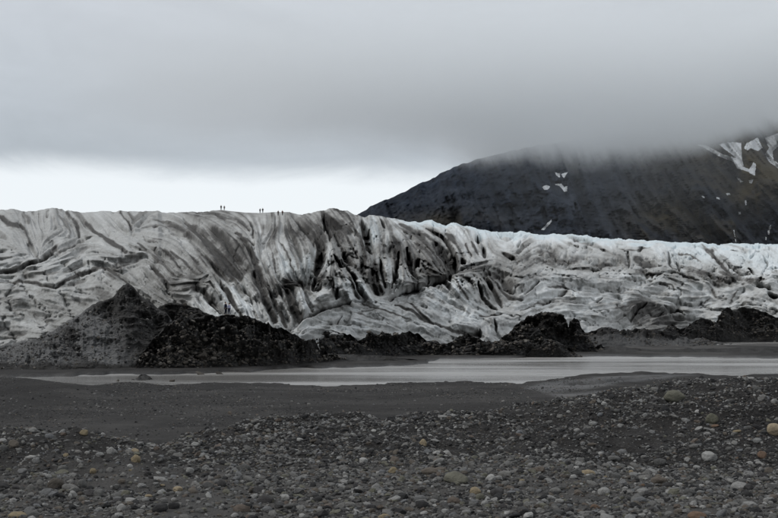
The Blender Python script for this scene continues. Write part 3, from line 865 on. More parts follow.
z6 = lambda pl: [(640 + x / 3.986, 120 + y / 3.986) for x, y in pl]
SNOW_FALLS = [
    [(555, 172.5), (560, 173.7), (560, 177.5), (557, 176)], [(561, 174), (568, 171.6), (564, 178)], [(542, 187), (546, 185), (550, 186.5), (548, 189.6), (544.5, 190)],
    [(554, 184), (561, 183.5), (564, 187), (567.5, 186), (567, 191.7), (564.5, 191.7), (560, 186.5)], [(541, 229.7), (551, 219.5), (552, 221.5), (544.5, 229.7)],
    z6([(225, 98), (262, 100), (330, 136), (385, 152), (398, 180), (436, 196), (452, 168), (463, 176), (458, 222), (446, 218), (432, 206), (386, 192), (374, 168), (318, 146), (258, 112)]),
    z6([(315, 98), (350, 88), (402, 90), (407, 150), (413, 184), (398, 184), (380, 148), (340, 118)]), z6([(425, 92), (470, 70), (488, 112), (470, 124), (440, 112), (428, 122), (415, 112)]),
    z6([(498, 72), (580, 40), (600, 150), (552, 104), (528, 126), (532, 160), (570, 185), (565, 204), (515, 168), (498, 136), (514, 112)]), z6([(385, 230), (395, 232), (412, 246), (400, 248)]),
    z6([(434, 240), (452, 236), (446, 252), (436, 252)]), z6([(246, 302), (258, 306), (260, 313), (250, 310)]), z6([(303, 308), (316, 308), (318, 317), (308, 316)]), z6([(342, 292), (358, 290), (360, 298), (346, 300)]),
    z6([(373, 440), (375, 438), (377, 452), (379, 466), (377, 464)]), z6([(378, 474), (381, 476), (384, 488), (382, 487)]), z6([(514, 424), (522, 418), (522, 434), (514, 440)]), z6([(509, 440), (517, 440), (516, 458), (510, 458)]), z6([(501, 464), (504, 466), (502, 480), (500, 478)]),  # thin waterfalls, draped and coloured like the snow
    z6([(392, 366), (402, 366), (402, 376), (394, 376)]), z6([(418, 320), (424, 320), (425, 340), (420, 340)]),
]
for pl in SNOW_FALLS:
    # subdivide the outline, jitter it, triangulate with inner points and drape it on the face
    out = []
    for (x0, y0), (x1, y1) in zip(pl, pl[1:] + pl[:1]):
        n = max(2, int(math.hypot(x1 - x0, y1 - y0) / 0.8))
        for q in range(n):
            out.append(Vector((x0 + (x1 - x0) * q / n + random.uniform(-.34, .34), y0 + (y1 - y0) * q / n + random.uniform(-.34, .34))))
    ox = np.array([p.x for p in out]); oy = np.array([p.y for p in out])
    ix, iy = np.meshgrid(np.arange(ox.min(), ox.max(), 1.0), np.arange(oy.min(), oy.max(), 1.0))
    ins = inpoly([tuple(p) for p in out], ix, iy)
    vin = out + [Vector((a + random.uniform(-.2, .2), b + random.uniform(-.2, .2))) for a, b in zip(ix[ins], iy[ins])]
    vs, es, fs, *_ = mgeo.delaunay_2d_cdt(vin, [], [list(range(len(out)))], 1, 1e-4)
    uv = np.array([tuple(v) for v in vs])
    p3 = P(uv[:, 0], uv[:, 1], mount_depth(uv[:, 0], uv[:, 1]) - 9.0)
    me = bpy.data.meshes.new('snow_waterfall_patch')
    me.from_pydata(p3.tolist(), [], fs)
    me.polygons.foreach_set('use_smooth', np.full(len(me.polygons), True))
    me.materials.append(SNOW)
    link(bpy.data.objects.new('snow_waterfall_patch', me), mountain)

# ------------------------------------------------------------------ low cloud on the mountain
def cloud():
    x0, x1, y0, y1, z0, z1 = -750, 2400, 1500, 3500, 40, 660
    me = bpy.data.meshes.new('low_cloud')
    bm = bmesh.new()
    vs = [bm.verts.new((x, y, z)) for z in (z0, z1) for x, y in ((x0, y0), (x1, y0), (x1, y1), (x0, y1))]
    for f in ((3, 2, 1, 0), (4, 5, 6, 7), (0, 1, 5, 4), (1, 2, 6, 5), (2, 3, 7, 6), (3, 0, 4, 7)):
        bm.faces.new([vs[i] for i in f])
    bm.to_mesh(me); bm.free()
    m = bpy.data.materials.new('cloud_mist'); m.use_nodes = True
    nd, lk = m.node_tree.nodes, m.node_tree.links
    nd.clear()
    o = nd.new('ShaderNodeOutputMaterial'); pv = nd.new('ShaderNodeVolumePrincipled')
    lk.new(pv.outputs[0], o.inputs['Volume'])
    pv.inputs['Color'].default_value = (0.966, 0.986, 1.0, 1)
    pv.inputs['Anisotropy'].default_value = 0.0
    p = geo_pos(nd)
    s = nd.new('ShaderNodeSeparateXYZ'); lk.new(p, s.inputs[0])
    n = noise_n(nd, lk, 0.007, 4, 0.6, p)
    zz = M(nd, lk, 'ADD', s.outputs[2], M(nd, lk, 'MULTIPLY_ADD', n, 110, -55))
    # the cloud's underside lifts toward the right-hand end of the mountain
    zz = M(nd, lk, 'SUBTRACT', zz, MR(nd, lk, s.outputs[0], 520, 860, 0, 98))
    a = M(nd, lk, 'MULTIPLY', MR(nd, lk, zz, 312, 398), MR(nd, lk, zz, 450, 560, 1, 0))
    fx = MR(nd, lk, s.outputs[0], -700, 260)
    yy = M(nd, lk, 'SUBTRACT', s.outputs[1], MR(nd, lk, s.outputs[0], 0, 420, 0, 850))
    fy = M(nd, lk, 'MULTIPLY', MR(nd, lk, s.outputs[1], 1520, 2100), MR(nd, lk, yy, 2250, 2560, 1, 0))
    hz = MR(nd, lk, s.outputs[0], 0, 350, 0, 0.00018)
    d = M(nd, lk, 'MULTIPLY', M(nd, lk, 'MULTIPLY_ADD', a, 0.0074, hz), M(nd, lk, 'MULTIPLY', fx, fy))
    lk.new(d, pv.inputs['Density'])
    me.materials.append(m)
    ob = bpy.data.objects.new('low_cloud', me)
    ob['kind'] = 'stuff'; ob['label'] = 'low grey cloud hiding the top of the dark mountain'; ob['category'] = 'cloud'
    link(ob)


cloud()

# ------------------------------------------------------------------ moraines
MOUNDS = []


def mound(sil, vb, dc, depth, tone=0.0, rough=1.0, seed=0, name='moraine', tonef=None, rocky=0.5):
    """sil: silhouette [(u, v)] at crest distance dc; vb: row of the front foot; depth: run-out behind"""
    su = lut(sil)
    ua, ub = sil[0][0], sil[-1][0]
    nu = int((ub - ua) * 1.7) + 2
    u = np.linspace(ua, ub, nu)
    vbf = lut(vb) if isinstance(vb, list) else (lambda q: np.full(np.shape(q), float(vb)))
    dcf = lut(dc) if isinstance(dc, list) else (lambda q: np.full(np.shape(q), float(dc)))
    hpx = float(np.max(vbf(u) - su(u)))
    nf = int(hpx * 1.9) + 8
    pxm = dcf(u).mean() / F
    t = np.linspace(0, 1, nf)
    sv = su(u) + rough * (1.0 * fbm(u / 6, u * 0 + seed, 4, 300 + seed) - 1.6 * (.3 + rocky) * (ridged(u / 7, u * 0 + seed, 3, 305 + seed) - .6))
    v0 = vbf(u)
    tap = sstep(0, 16, u - ua + 1.5) * sstep(0, 16, ub - u + 1.5)
    sv = np.minimum(v0 - 0.4, v0 + (sv - v0) * tap)
    V = v0[None] + (sv - v0)[None] * t[:, None]
    d0 = np.minimum(d_plane(v0, -0.3), dcf(u) - 2)
    dcu = d0 + 1 + (dcf(u) - d0 - 1) * tap
    Dm = d0[None] + (dcu - d0)[None] * (0.8 * t + 0.2 * t ** 2)[:, None]
    Um = np.repeat(u[None], nf, 0)
    ed = (np.sin(np.pi * np.clip(t, 0.02, 1) * 0.5)[:, None]) * sstep(1.0, 0.93, t)[:, None]
    nz = rough * (2.0 * fbm(Um / 22, V / 14, 4, 310 + seed) + 3.0 * (.4 + rocky) * (ridged(Um / 11, V / 7, 4, 320 + seed) - .55) + 1.3 * (.3 + rocky) * (ridged(Um / 3.4, V / 2.4, 4, 330 + seed) - .55))
    Dm = Dm - nz * (pxm / 0.14) * ed
    pt = P(Um, V, Dm)
    pt[..., 2] += 0.22 * nz * (pxm / .14) * ed
    bks = []
    H = np.maximum(pt[-1, :, 2] + 1.0, 0.3)
    for q in (0.08, 0.25, 0.5, 0.8, 1.05):
        b = pt[-1].copy()
        b[:, 0] *= (b[:, 1] + depth * q) / b[:, 1]
        b[:, 1] += depth * q
        b[:, 2] -= H * sstep(0, 1.05, q) + 0.0
        bks.append(b)
    f = pt[0].copy(); f[:, 1] -= 0.5; f[:, 2] -= 1.2
    allp = np.concatenate([f[None], pt, np.stack(bks)], 0)
    tn = np.full(pt.shape[:2], tone) if tonef is None else tonef(Um, V)
    tn = np.clip(tn + 0.10 * fbm(Um / 8, V / 5, 4, 340 + seed), 0, 1)
    tn = np.concatenate([tn[:1], tn, np.repeat(tn[-1:], 5, 0)], 0)
    grid_obj(name, allp, MORAINE, {'tone': tn})
    MOUNDS.append((Um, V, pt, tn[1:-5], rough))
    return Um, V, pt


def toneA(u, v):
    k = sstep(135, 95, u - (v - 330) * 0.4) * sstep(296, 318, v + 0.12 * (60 - u) + 4 * fbm(u / 9, v / 6, 3, 401))
    k = k * (1 - 0.55 * np.exp(-((u - 62) / 20) ** 2 - ((v - 337) / 9) ** 2)) * (1 - 0.6 * np.exp(-((u - 122) / 20) ** 2 - ((v - 305) / 14) ** 2))
    return 0.12 + 0.95 * k * sstep(366, 361, v + 2 * fbm(u / 10, v / 3, 2, 402)) - 0.08 * sstep(360, 366, v)


# big grey-sided mound at the left, its foot dark by the water
mound([(-160, 352), (-60, 347), (0, 346), (20, 342), (40, 338), (52, 331), (66, 322), (80, 314), (92, 304.5), (100, 301), (108, 300), (113, 298), (118, 291), (123, 286), (128, 284.3), (132, 285.5), (136, 290), (142, 297), (149, 300),
       (157, 307), (166, 313), (180, 330), (196, 350)], [(-160, 378), (0, 377), (60, 376), (120, 374), (196, 371)], [(-160, 185), (196, 184)], 22, seed=1, tonef=toneA, rough=0.95, rocky=0.5)
# dark ridge behind the rubble mound
mound([(136, 345), (150, 318), (160, 306), (172, 303), (186, 304.5), (196, 308), (208, 314), (225, 322), (245, 334)], 352, 186, 14, tone=.08, seed=2, rough=.8)
# rubble mound the two walkers stand on
RUB = mound([(128, 372), (140, 358), (152, 340), (165, 326), (178, 319), (190, 317.5), (205, 316.5), (218, 315.6), (235, 315.4), (246, 315.5), (256, 319), (270, 325), (285, 330), (296, 334), (306, 342), (325, 352), (345, 362)],
            [(128, 374), (200, 373), (240, 371), (262, 369.5), (300, 366), (345, 364)], [(128, 166), (245, 172), (290, 180), (345, 198)], 10, seed=3, rough=1.5, rocky=1.0, tonef=lambda u, v: .10 + .30 * np.exp(-((u - 200) / 45) ** 2 - ((v - 345) / 18) ** 2) + .10 * fbm(u / 14, v / 9, 3, 413))
# low dark mounds in front of the ice
mound([(206, 352), (236, 340), (250, 334), (262, 330), (276, 329), (285, 334), (292, 336), (300, 333), (312, 331), (318, 334), (328, 328), (334, 331), (342, 335), (350, 334), (358, 341), (366, 336), (374, 337), (382, 335),
       (392, 337), (400, 334), (410, 331), (418, 333), (426, 339), (438, 345), (448, 348), (458, 352)], [(206, 366), (300, 360), (360, 357), (458, 356)], [(206, 200), (300, 214), (458, 248)], 14, seed=4, rough=1.4, tonef=lambda u, v: .03 + .20 * sstep(341, 352, v + 5 * fbm(u / 8, v / 5, 3, 412)))
mound([(410, 352), (424, 345), (440, 348), (452, 342), (460, 336), (468, 333), (476, 338), (486, 343), (500, 341), (512, 345)], 357.6, 240, 12, tone=.05, seed=5, rough=1)
mound([(470, 354), (490, 347), (500, 340), (508, 334), (514, 328), (520, 321), (530, 316), (542, 313.5), (552, 313), (562, 316), (566, 321), (568.5, 329), (571, 320), (574, 318), (579, 322), (582, 328), (587, 336), (594, 345), (608, 351), (630, 353)],
      [(470, 356.6), (630, 354.5)], 262, 14, seed=6, rough=1.6, tonef=lambda u, v: .03 + .34 * sstep(331, 346, v + 5 * fbm(u / 8, v / 5, 3, 411)))
# grey debris shelf and small dark cones in front of the right-hand ice
mound([(560, 346), (580, 334), (590, 331), (604, 327), (612, 328), (620, 331), (632, 330), (645, 328), (664, 332), (680, 336), (700, 340), (740, 344)], [(560, 351), (640, 349), (740, 347)], [(560, 330), (740, 420)], 30,
      tone=.30, seed=7, rough=1.1, tonef=lambda u, v: 0.04 + 0.42 * sstep(333, 338, v))
mound([(655, 340), (662, 328), (672, 324), (680, 330), (688, 326), (696, 319), (706, 319), (716, 322), (722, 312), (727, 309), (733, 311), (742, 307), (752, 308), (764, 312), (778, 318), (800, 326), (840, 338)],
      [(655, 346), (700, 343.6), (840, 342)], [(655, 400), (720, 440), (840, 450)], 30, tone=.10, seed=8, rough=1.0)
# low gravel bars by the water
mound([(572, 355), (590, 350), (608, 346), (625, 347), (650, 350), (680, 349), (720, 348), (778, 347), (900, 346.5), (1000, 350)], [(572, 356.2), (640, 357), (1000, 358)], [(572, 262), (1000, 262)], 30, tone=.16, seed=9, rough=.35, rocky=.3)
mound([(245, 366), (270, 358), (300, 354), (340, 354), (380, 356), (410, 359), (432, 362.5)], [(245, 370.5), (340, 367.5), (432, 363.5)], [(245, 195), (432, 200)], 25, tone=.14, seed=10, rough=.35, rocky=.3)
EXTRA = len(MOUNDS)
mound([(-30, 362), (8, 352), (24, 345), (38, 338), (52, 333.5), (62, 329), (70, 327), (78, 330), (88, 337), (98, 342), (110, 352), (128, 366)], [(-30, 377), (60, 376), (128, 374)], 176, 9, seed=21, rough=1.0, rocky=.6,
      tonef=lambda u, v: .10 + .55 * sstep(74, 52, u + (v - 335) * -.5) * sstep(367, 361, v) + .25 * sstep(344, 352, v) * sstep(366, 361, v))
mound([(432, 356), (450, 350), (470, 346), (490, 343), (505, 340), (520, 342), (538, 339), (552, 341), (566, 346), (582, 352)], [(432, 358.2), (582, 357)], 238, 10, seed=22, rough=.9, rocky=.9,
      tonef=lambda u, v: .16 + .16 * fbm(u / 10, v / 5, 3, 421))
mound([(126, 382), (132, 378.5), (140, 375.5), (150, 374.5), (156, 377), (160, 382)], 384, 142, 3, tone=.12, seed=11, rough=.5, rocky=.8)

# ------------------------------------------------------------------ stones
def stone_mesh(name, sub, seed, ax=(1, .8, .6), rough=.2, cuts=5):
    r = random.Random(seed)
    bm = bmesh.new()
    bmesh.ops.create_icosphere(bm, subdivisions=sub, radius=1.0)
    from mathutils import noise as mn
    off = Vector((r.uniform(-50, 50), r.uniform(-50, 50), r.uniform(-50, 50)))
    planes = []
    for _ in range(cuts):
        n = Vector((r.gauss(0, 1), r.gauss(0, 1), r.gauss(0, 1))).normalized()
        planes.append((n, r.uniform(.62, .9)))
    for v in bm.verts:
        p = v.co.copy()
        for n, h in planes:
            e = p.dot(n) - h
            if e > 0:
                p -= n * e * .85
        p *= 1 + rough * mn.noise(v.co * 1.1 + off) + rough * .45 * mn.noise(v.co * 2.7 + off)
        v.co = Vector((p.x * ax[0], p.y * ax[1], p.z * ax[2]))
    # unit half-extents so that a scale is a size in metres
    mx = [max(abs(v.co[q]) for v in bm.verts) for q in range(3)]
    for v in bm.verts:
        v.co = Vector([v.co[q] / mx[q] for q in range(3)])
    for f in bm.faces:
        f.smooth = True
    me = bpy.data.meshes.new(name)
    bm.to_mesh(me); bm.free()
    return me


STM = {
    'grey': mat_stone('grey_stone', [(0, (0.066, 0.065, 0.064)), (.4, (0.125, 0.123, 0.118)), (.75, (0.185, 0.179, 0.168)), (1, (0.14, 0.145, 0.152))]),
    'pale': mat_stone('pale_stone', [(0, (0.20, 0.20, 0.195)), (.6, (0.27, 0.265, 0.255)), (1, (0.36, 0.355, 0.34))]),
    'dark': mat_stone('dark_stone', [(0, (0.020, 0.020, 0.021)), (.6, (0.036, 0.035, 0.035)), (1, (0.055, 0.052, 0.052))]),
    'tan': mat_stone('tan_stone', [(0, (0.22, 0.18, 0.115)), (.6, (0.29, 0.235, 0.155)), (1, (0.33, 0.27, 0.19))]),
    'brown': mat_stone('brown_stone', [(0, (0.085, 0.075, 0.064)), (.6, (0.125, 0.108, 0.09)), (1, (0.12, 0.096, 0.08))]),
    'rust': mat_stone('rust_stone', [(0, (0.135, 0.092, 0.066)), (1, (0.185, 0.122, 0.084))]),
    'olive': mat_stone('olive_stone', [(0, (0.115, 0.112, 0.085)), (1, (0.155, 0.150, 0.120))]),
}
SH = {}
for c in STM:
    SH[c] = []
    for q in range(7):
        me = stone_mesh('stone', 3, 900 + q, rough=.22 if q % 2 else .14, cuts=3 + q)
        me.materials.append(STM[c])
        SH[c].append(me)


def surf_z(x, y):
    return float(bil_ground(np.array([x]), np.array([y]))[0])


def bil_ground(x, y):
    r = np.interp(y, rows, np.arange(len(rows)))
    c = np.interp(x / (y + 7.0), kcol, np.arange(len(kcol)))
    return bil(GZ, c, r)


def hit(u, v, lo=6.0, hi=130.0):
    ds = np.geomspace(lo, hi, 1500)
    p = P(u, v, ds)
    gz = bil_ground(p[:, 0], p[:, 1])
    w = np.nonzero(p[:, 2] <= gz)[0]
    return None if len(w) == 0 else Vector(p[w[0]])


COLW = {'grey': 'grey', 'pale': 'pale grey', 'dark': 'blackish', 'tan': 'tan', 'brown': 'brown', 'rust': 'rusty orange', 'olive': 'olive grey'}
WHERE = ['on the pebbly hump beside the outwash plain', 'on the open cobble flat', 'on the dark gravel bank', 'at the foot of the dark bank']
placed = []


def zone(u, v):
    if u < 255:
        return 0
    return 2 if v < float(np.interp(u, [250, 300, 400, 500, 560, 640, 778], [476, 473, 458, 449, 451, 452, 442])) else 1


def add_stone(u, v, w, h, c, label=None, name='stone', sink=0.30, tilt=0.18, rz=None, ay=0.85, shape=None):
    p = hit(u, v + h * 0.5)
    if p is None:
        return
    m = p.y / F
    hw = w * m / 2
    hh = h * m / 2 / (1 - sink * 0.45)
    me = SH[c][random.randrange(7) if shape is None else shape]
    o = bpy.data.objects.new(name, me)
    o.scale = (hw, hw * ay * random.uniform(.8, 1.0), hh)
    o.rotation_euler = (random.uniform(-tilt, tilt), random.uniform(-tilt, tilt), random.uniform(-.35, .35) if rz is None else rz)
    y = p.y + hw * ay * 0.6
    o.location = (p.x * y / p.y, y, surf_z(p.x * y / p.y, y) + hh * (1 - 2 * sink))
    zi = zone(u, v)
    sz = 'large' if w >= 13 else ('small' if w < 7 else 'mid-sized')
    o['label'] = label or f'{sz} {COLW[c]} rounded stone {WHERE[zi]}'
    o['category'] = 'stone'
    o['group'] = 'loose stones on the near gravel'
    link(o)
    placed.append((u, v, max(w, h)))


NAMED = [
    (674, 396, 25, 13, 'olive', 'blocky olive grey boulder lying on the shoulder of the dark gravel bank', dict(shape=1, ay=.6, sink=.2, tilt=.05)),
    (712, 420, 13, 12, 'olive', 'upright olive grey round boulder on the slope of the dark bank', dict(sink=.12)),
    (774, 430.5, 14, 13, 'tan', 'yellowish tan upright boulder standing on the dark bank', dict(sink=.12)),
    (456, 477, 25, 13, 'olive', 'broad grey-green boulder half sunk in the cobble flat', dict()),
    (475, 490, 12, 9, 'tan', 'peach tan stone beside broad grey-green boulder', dict()),
    (18, 514.5, 19, 8, 'tan', 'orange tan elongated stone on the pebbly hump', dict()),
    (56, 483, 17, 12, 'brown', 'large brown boulder among grey stones on the pebbly hump', dict()),
    (84, 433.6, 9, 6, 'tan', 'tan stone perched on the crest of the pebbly hump', dict(sink=.15)),
    (710, 457, 15, 11, 'pale', 'pale lumpy stone on cobbles at the foot of the bank', dict(sink=.15)),
    (588, 472.5, 15, 7, 'tan', 'flat orange tan stone on the cobble flat', dict()),
    (739, 485, 17, 9, 'pale', 'broad pale flat-topped stone on the cobble flat', dict()),
    (697, 516, 22, 9, 'rust', 'wide rusty slab at the edge of the cobble flat', dict()),
    (435, 441, 9, 3.5, 'pale', 'flat whitish stone on the dark gravel bank', dict()),
    (423, 442, 8, 8, 'tan', 'yellow tan stone on the dark bank beside flat whitish stone', dict()),
    (762, 455, 11, 8, 'rust', 'rusty orange stone at the foot of the dark bank', dict()),
    (14, 443.7, 12, 9, 'brown', 'brown grey round boulder on the crest of the pebbly hump', dict(sink=.18)),
    (443, 417, 11, 4, 'pale', 'flat pale stone on the crest of the dark gravel bank', dict()),
    (715, 427, 8, 3, 'rust', 'small flat rusty stone lying below the upright olive grey boulder', dict()),
    (737, 432, 9, 3, 'tan', 'thin flat tan stone on the dark bank slope', dict()),
]
for u, v, w, h, c, lab, kw in NAMED:
    add_stone(u, v, w, h, c, lab, 'boulder' if w >= 12 else 'stone', **kw)
SEMI = [(3, 448, 9, 7, 'grey'), (33, 431, 9, 5, 'pale'), (64, 435, 7, 4, 'brown'), (69, 487.5, 15, 9, 'grey'), (82, 483, 10, 10, 'grey'), (99, 492, 11, 11, 'grey'), (47, 491, 14, 7, 'grey'), (99.5, 509, 8, 5, 'pale'),
        (121.5, 507, 10, 8, 'pale'), (30, 510, 12, 8, 'grey'), (36, 460, 8, 7, 'pale'), (111, 450, 9, 8, 'pale'), (100, 454, 9, 5, 'pale'), (81, 466, 6, 6, 'grey'), (93, 471, 7, 6, 'tan'), (66, 455, 6, 4, 'tan'), (126, 493, 10, 8, 'olive'),
        (48, 476, 8, 5, 'pale'), (40, 483, 8, 8, 'grey'), (31, 487, 9, 8, 'grey'), (13, 500, 8, 6, 'pale'), (1, 496, 7, 7, 'pale'), (136, 458.5, 10, 9, 'tan'), (135, 450.5, 8, 5, 'tan'), (132, 500, 13, 7, 'pale'), (245, 467, 13, 8, 'grey'),
        (160, 507, 17, 11, 'dark'), (174, 505, 12, 9, 'dark'), (246, 506, 13, 7, 'dark'), (208, 485, 13, 8, 'grey'), (497, 491, 14, 10, 'dark'), (466, 512, 10, 5, 'pale'), (508, 500.5, 7, 3, 'pale'), (430, 470, 18, 8, 'brown'),
        (454, 501, 14, 8, 'brown'), (393, 470, 10, 7, 'tan'), (384, 516, 13, 6, 'tan'), (480, 496, 9, 8, 'olive'), (748, 428, 8, 5, 'grey'), (614, 459, 13, 6, 'grey'), (660, 462, 13, 9, 'grey'), (769, 470, 11, 8, 'brown'), (522, 481, 6, 4, 'tan'),
        (659, 480, 17, 8, 'brown'), (602, 512, 8, 5, 'pale'), (595, 506, 11, 6, 'rust'), (620, 425.5, 6, 4, 'pale'), (577, 430, 7, 4, 'pale'), (592, 445, 10, 3.5, 'brown'), (758, 442, 9, 5, 'pale'), (645, 415, 6, 4, 'pale'), (560, 418, 7, 4, 'grey'),
        (505, 473, 14, 8, 'grey'), (530, 462, 11, 6, 'grey'), (555, 490, 13, 7, 'grey'), (640, 500, 13, 8, 'grey'), (690, 492, 12, 7, 'grey'), (560, 512, 14, 8, 'grey'), (525, 512, 12, 7, 'dark'), (420, 498, 12, 7, 'grey'), (350, 505, 12, 7, 'grey'),
        (300, 490, 11, 6, 'pale'), (330, 480, 9, 5, 'grey'), (280, 505, 11, 7, 'grey'), (110, 470, 8, 6, 'grey'), (165, 470, 8, 6, 'grey'), (172, 452, 9, 5, 'grey'), (190, 470, 9, 7, 'pale'), (206, 468, 8, 6, 'pale'), (265, 452, 7, 4, 'grey'), (300, 440, 7, 4, 'pale')]
for s in SEMI:
    add_stone(*s)
tries = 0
while len(placed) < 262 and tries < 6000:
    tries += 1
    u = random.uniform(2, 776); v = random.uniform(424, 517)
    if v < float(crest_v(u)) + 5:
        continue
    zi = zone(u, v)
    if zi == 2 and random.random() < .6:
        continue
    w = min(13, random.lognormvariate(1.85, .3) * (.7 + .5 * (v - 420) / 98) * (.75 if zi == 2 else 1))
    if w < 4:
        continue
    if any(abs(u - a) < (w + b) * .55 and abs(v - q) < (w + b) * .4 for a, q, b in placed):
        continue
    c = random.choices(['grey', 'pale', 'dark', 'tan', 'brown', 'rust', 'olive'], [5, 2.6, 1.6, .5, 1.0, .35, .8] if zi != 2 else [4, 2, 3, .2, .7, .1, .5])[0]
    add_stone(u, v, w, w * random.uniform(.42, .8), c)

# rocks lying on the rubble mound, by the water and in the shallows
ROCKM = mat_stone('rubble_rock', [(0, (0.030, 0.026, 0.022)), (.5, (0.070, 0.062, 0.053)), (.85, (0.11, 0.10, 0.088)), (1, (0.16, 0.15, 0.137))])
RKM = []
for q in range(6):
    me = stone_mesh('rock', 2, 950 + q, rough=.32, cuts=9)
    for f in me.polygons:
        f.use_smooth = False
    me.materials.append(ROCKM)
    RKM.append(me)
Um, Vm, Pm = RUB


def rub_at(u, v):
    i = int(np.clip(np.interp(u, Um[0], np.arange(Um.shape[1])), 0, Um.shape[1] - 1))
    j = int(np.argmin(np.abs(Vm[:, i] - v)))
    return Vector(Pm[j, i])


def add_rock(p, w, label, group, ax=(1, .8, .75)):
    o = bpy.data.objects.new('rock', random.choice(RKM))
    m = p.y / F
    o.scale = (w * m / 2 * ax[0], w * m / 2 * ax[1], w * m / 2 * ax[2])
    o.rotation_euler = (random.uniform(-.5, .5), random.uniform(-.5, .5), random.uniform(0, 6))
    o.location = p + Vector((0, 0, w * m / 2 * ax[2] * .35))
    o['label'] = label; o['category'] = 'rock'; o['group'] = group
    link(o)


for u, v, w in [(203, 358, 13), (214, 362, 8), (190, 360, 8), (178, 352, 7), (222, 352, 7), (232, 360, 7), (240, 364, 7), (170, 362, 8), (160, 366, 7), (196, 343, 6), (182, 337, 6), (208, 345, 6),
                (218, 340, 6), (230, 344, 6), (186, 368, 7), (205, 368, 8), (226, 367, 7), (176, 345, 6), (250, 350, 6), (262, 356, 6), (192, 330, 6), (204, 333, 5), (246, 337, 5), (168, 354, 6), (215, 356, 6),
                (248, 362, 6), (198, 366, 6), (185, 352, 6), (238, 352, 6), (228, 335, 5)]:
    add_rock(rub_at(u, v), w * .8, ('largest angular dark rock low on the rubble mound below the two walkers' if w == 13 else ('angular dark rock at the waterside foot of the rubble mound' if v > 358 else 'angular dark brown rock high on the face of the rubble mound')), 'rocks on the rubble mound')
for u, v, w, lab in [(172, 380.5, 6, 'small dark rock standing in the river beside the rock pile'), (200, 373.5, 11, 'low dark rock at the water edge under the rubble mound'),
                     (219, 373, 10, 'low dark rock at the water edge under the rubble mound'), (118, 380, 4, 'tiny dark rock in the shallows before the grey mound')]:
    d = float(d_plane(v + 1.2))
    add_rock(Vector(P(u, v + 1.2, d)), w, lab, 'rocks in the shallows', (1, .7, .55 if w < 9 else .3))

# gravel: countless stones, instanced on points
def pebble_cloud(name, pts, size, colors, label, seed):
    r = np.random.default_rng(seed)
    n = len(pts)
    me = bpy.data.meshes.new(name)
    me.vertices.add(n)
    me.vertices.foreach_set('co', pts.astype(np.float32).reshape(-1))
    scl = size[:, None] * np.stack([r.uniform(.8, 1.25, n), r.uniform(.65, 1.0, n), r.uniform(.4, .8, n)], -1)
    rot = np.stack([r.normal(0, .35, n), r.normal(0, .35, n), r.uniform(0, 6.28, n)], -1)
    for an_, v in (('scl', scl), ('rot', rot)):
        a = me.attributes.new(an_, 'FLOAT_VECTOR', 'POINT'); a.data.foreach_set('vector', v.astype(np.float32).reshape(-1))
    a = me.attributes.new('idx', 'INT', 'POINT'); a.data.foreach_set('value', r.integers(0, len(colors), n).astype(np.int32))
    o = bpy.data.objects.new(name, me)
    o['kind'] = 'stuff'; o['label'] = label; o['category'] = 'gravel'
    link(o)
    ng = bpy.data.node_groups.new(name + '_scatter', 'GeometryNodeTree')
    ng.interface.new_socket('Geometry', in_out='INPUT', socket_type='NodeSocketGeometry')
    ng.interface.new_socket('Geometry', in_out='OUTPUT', socket_type='NodeSocketGeometry')
    nd, lk = ng.nodes, ng.links
    gi, go = nd.new('NodeGroupInput'), nd.new('NodeGroupOutput')
    ci = nd.new('GeometryNodeCollectionInfo')
    ci.inputs['Collection'].default_value = colors_collection(colors, name)
    ci.inputs['Separate Children'].default_value = True
    ci.inputs['Reset Children'].default_value = True
    iop = nd.new('GeometryNodeInstanceOnPoints')
    iop.inputs['Pick Instance'].default_value = True

    def na(nm, t):
        q = nd.new('GeometryNodeInputNamedAttribute'); q.data_type = t
        q.inputs['Name'].default_value = nm
        return q.outputs['Attribute']
    e2r = nd.new('FunctionNodeEulerToRotation')
    lk.new(na('rot', 'FLOAT_VECTOR'), e2r.inputs[0])
    lk.new(gi.outputs[0], iop.inputs['Points'])
    lk.new(ci.outputs[0], iop.inputs['Instance'])
    lk.new(na('idx', 'INT'), iop.inputs['Instance Index'])
    lk.new(e2r.outputs[0], iop.inputs['Rotation'])
    lk.new(na('scl', 'FLOAT_VECTOR'), iop.inputs['Scale'])
    lk.new(iop.outputs[0], go.inputs[0])
    md = o.modifiers.new('scatter', 'NODES')
    md.node_group = ng
    return o


def colors_collection(colors, name):
    col = bpy.data.collections.new(name + '_shapes')
    for i, c in enumerate(colors):
        me = stone_mesh('pebble', 2 if i % 3 == 0 else 1, 700 + i, rough=.30, cuts=5 + i % 6)
        if i % 2:
            for f in me.polygons:
                f.use_smooth = False
        me.materials.append(STM[c] if c in STM else ROCKM)
        col.objects.link(bpy.data.objects.new(f'pebble_{i:02d}', me))
    return col


def scatter(n, y0, y1, kmax, seed, keep=None):
    r = np.random.default_rng(seed)
    y = np.sqrt(r.uniform(y0 ** 2, y1 ** 2, n))
    x = r.uniform(-1, 1, n) * (y * kmax if y0 > 40 else y * 0.33 + 3.4)
    if keep is not None:
        q = keep(x, y, r)
        x, y = x[q], y[q]
    z = bil_ground(x, y)
    return np.stack([x, y, z], -1), r


def uof(x, y):
    return CX + F * x / y


def keep_flat(x, y, r):
    w = vnoise(x / 0.9, y / 0.9, 501)
    lf = 1 - 0.62 * sstep(300, 200, uof(x, y)) * (1 - sstep(.45, .8, vnoise(x / 1.4, y / 1.1, 505)))
    return r.uniform(0, 1, len(x)) < lf * (0.45 + 0.75 * w) * (1 - 0.85 * sstep(15.2, 17.2, y + 0.8 * fbm(x / 2, y / 2, 2, 503)) * sstep(250, 330, uof(x, y)))


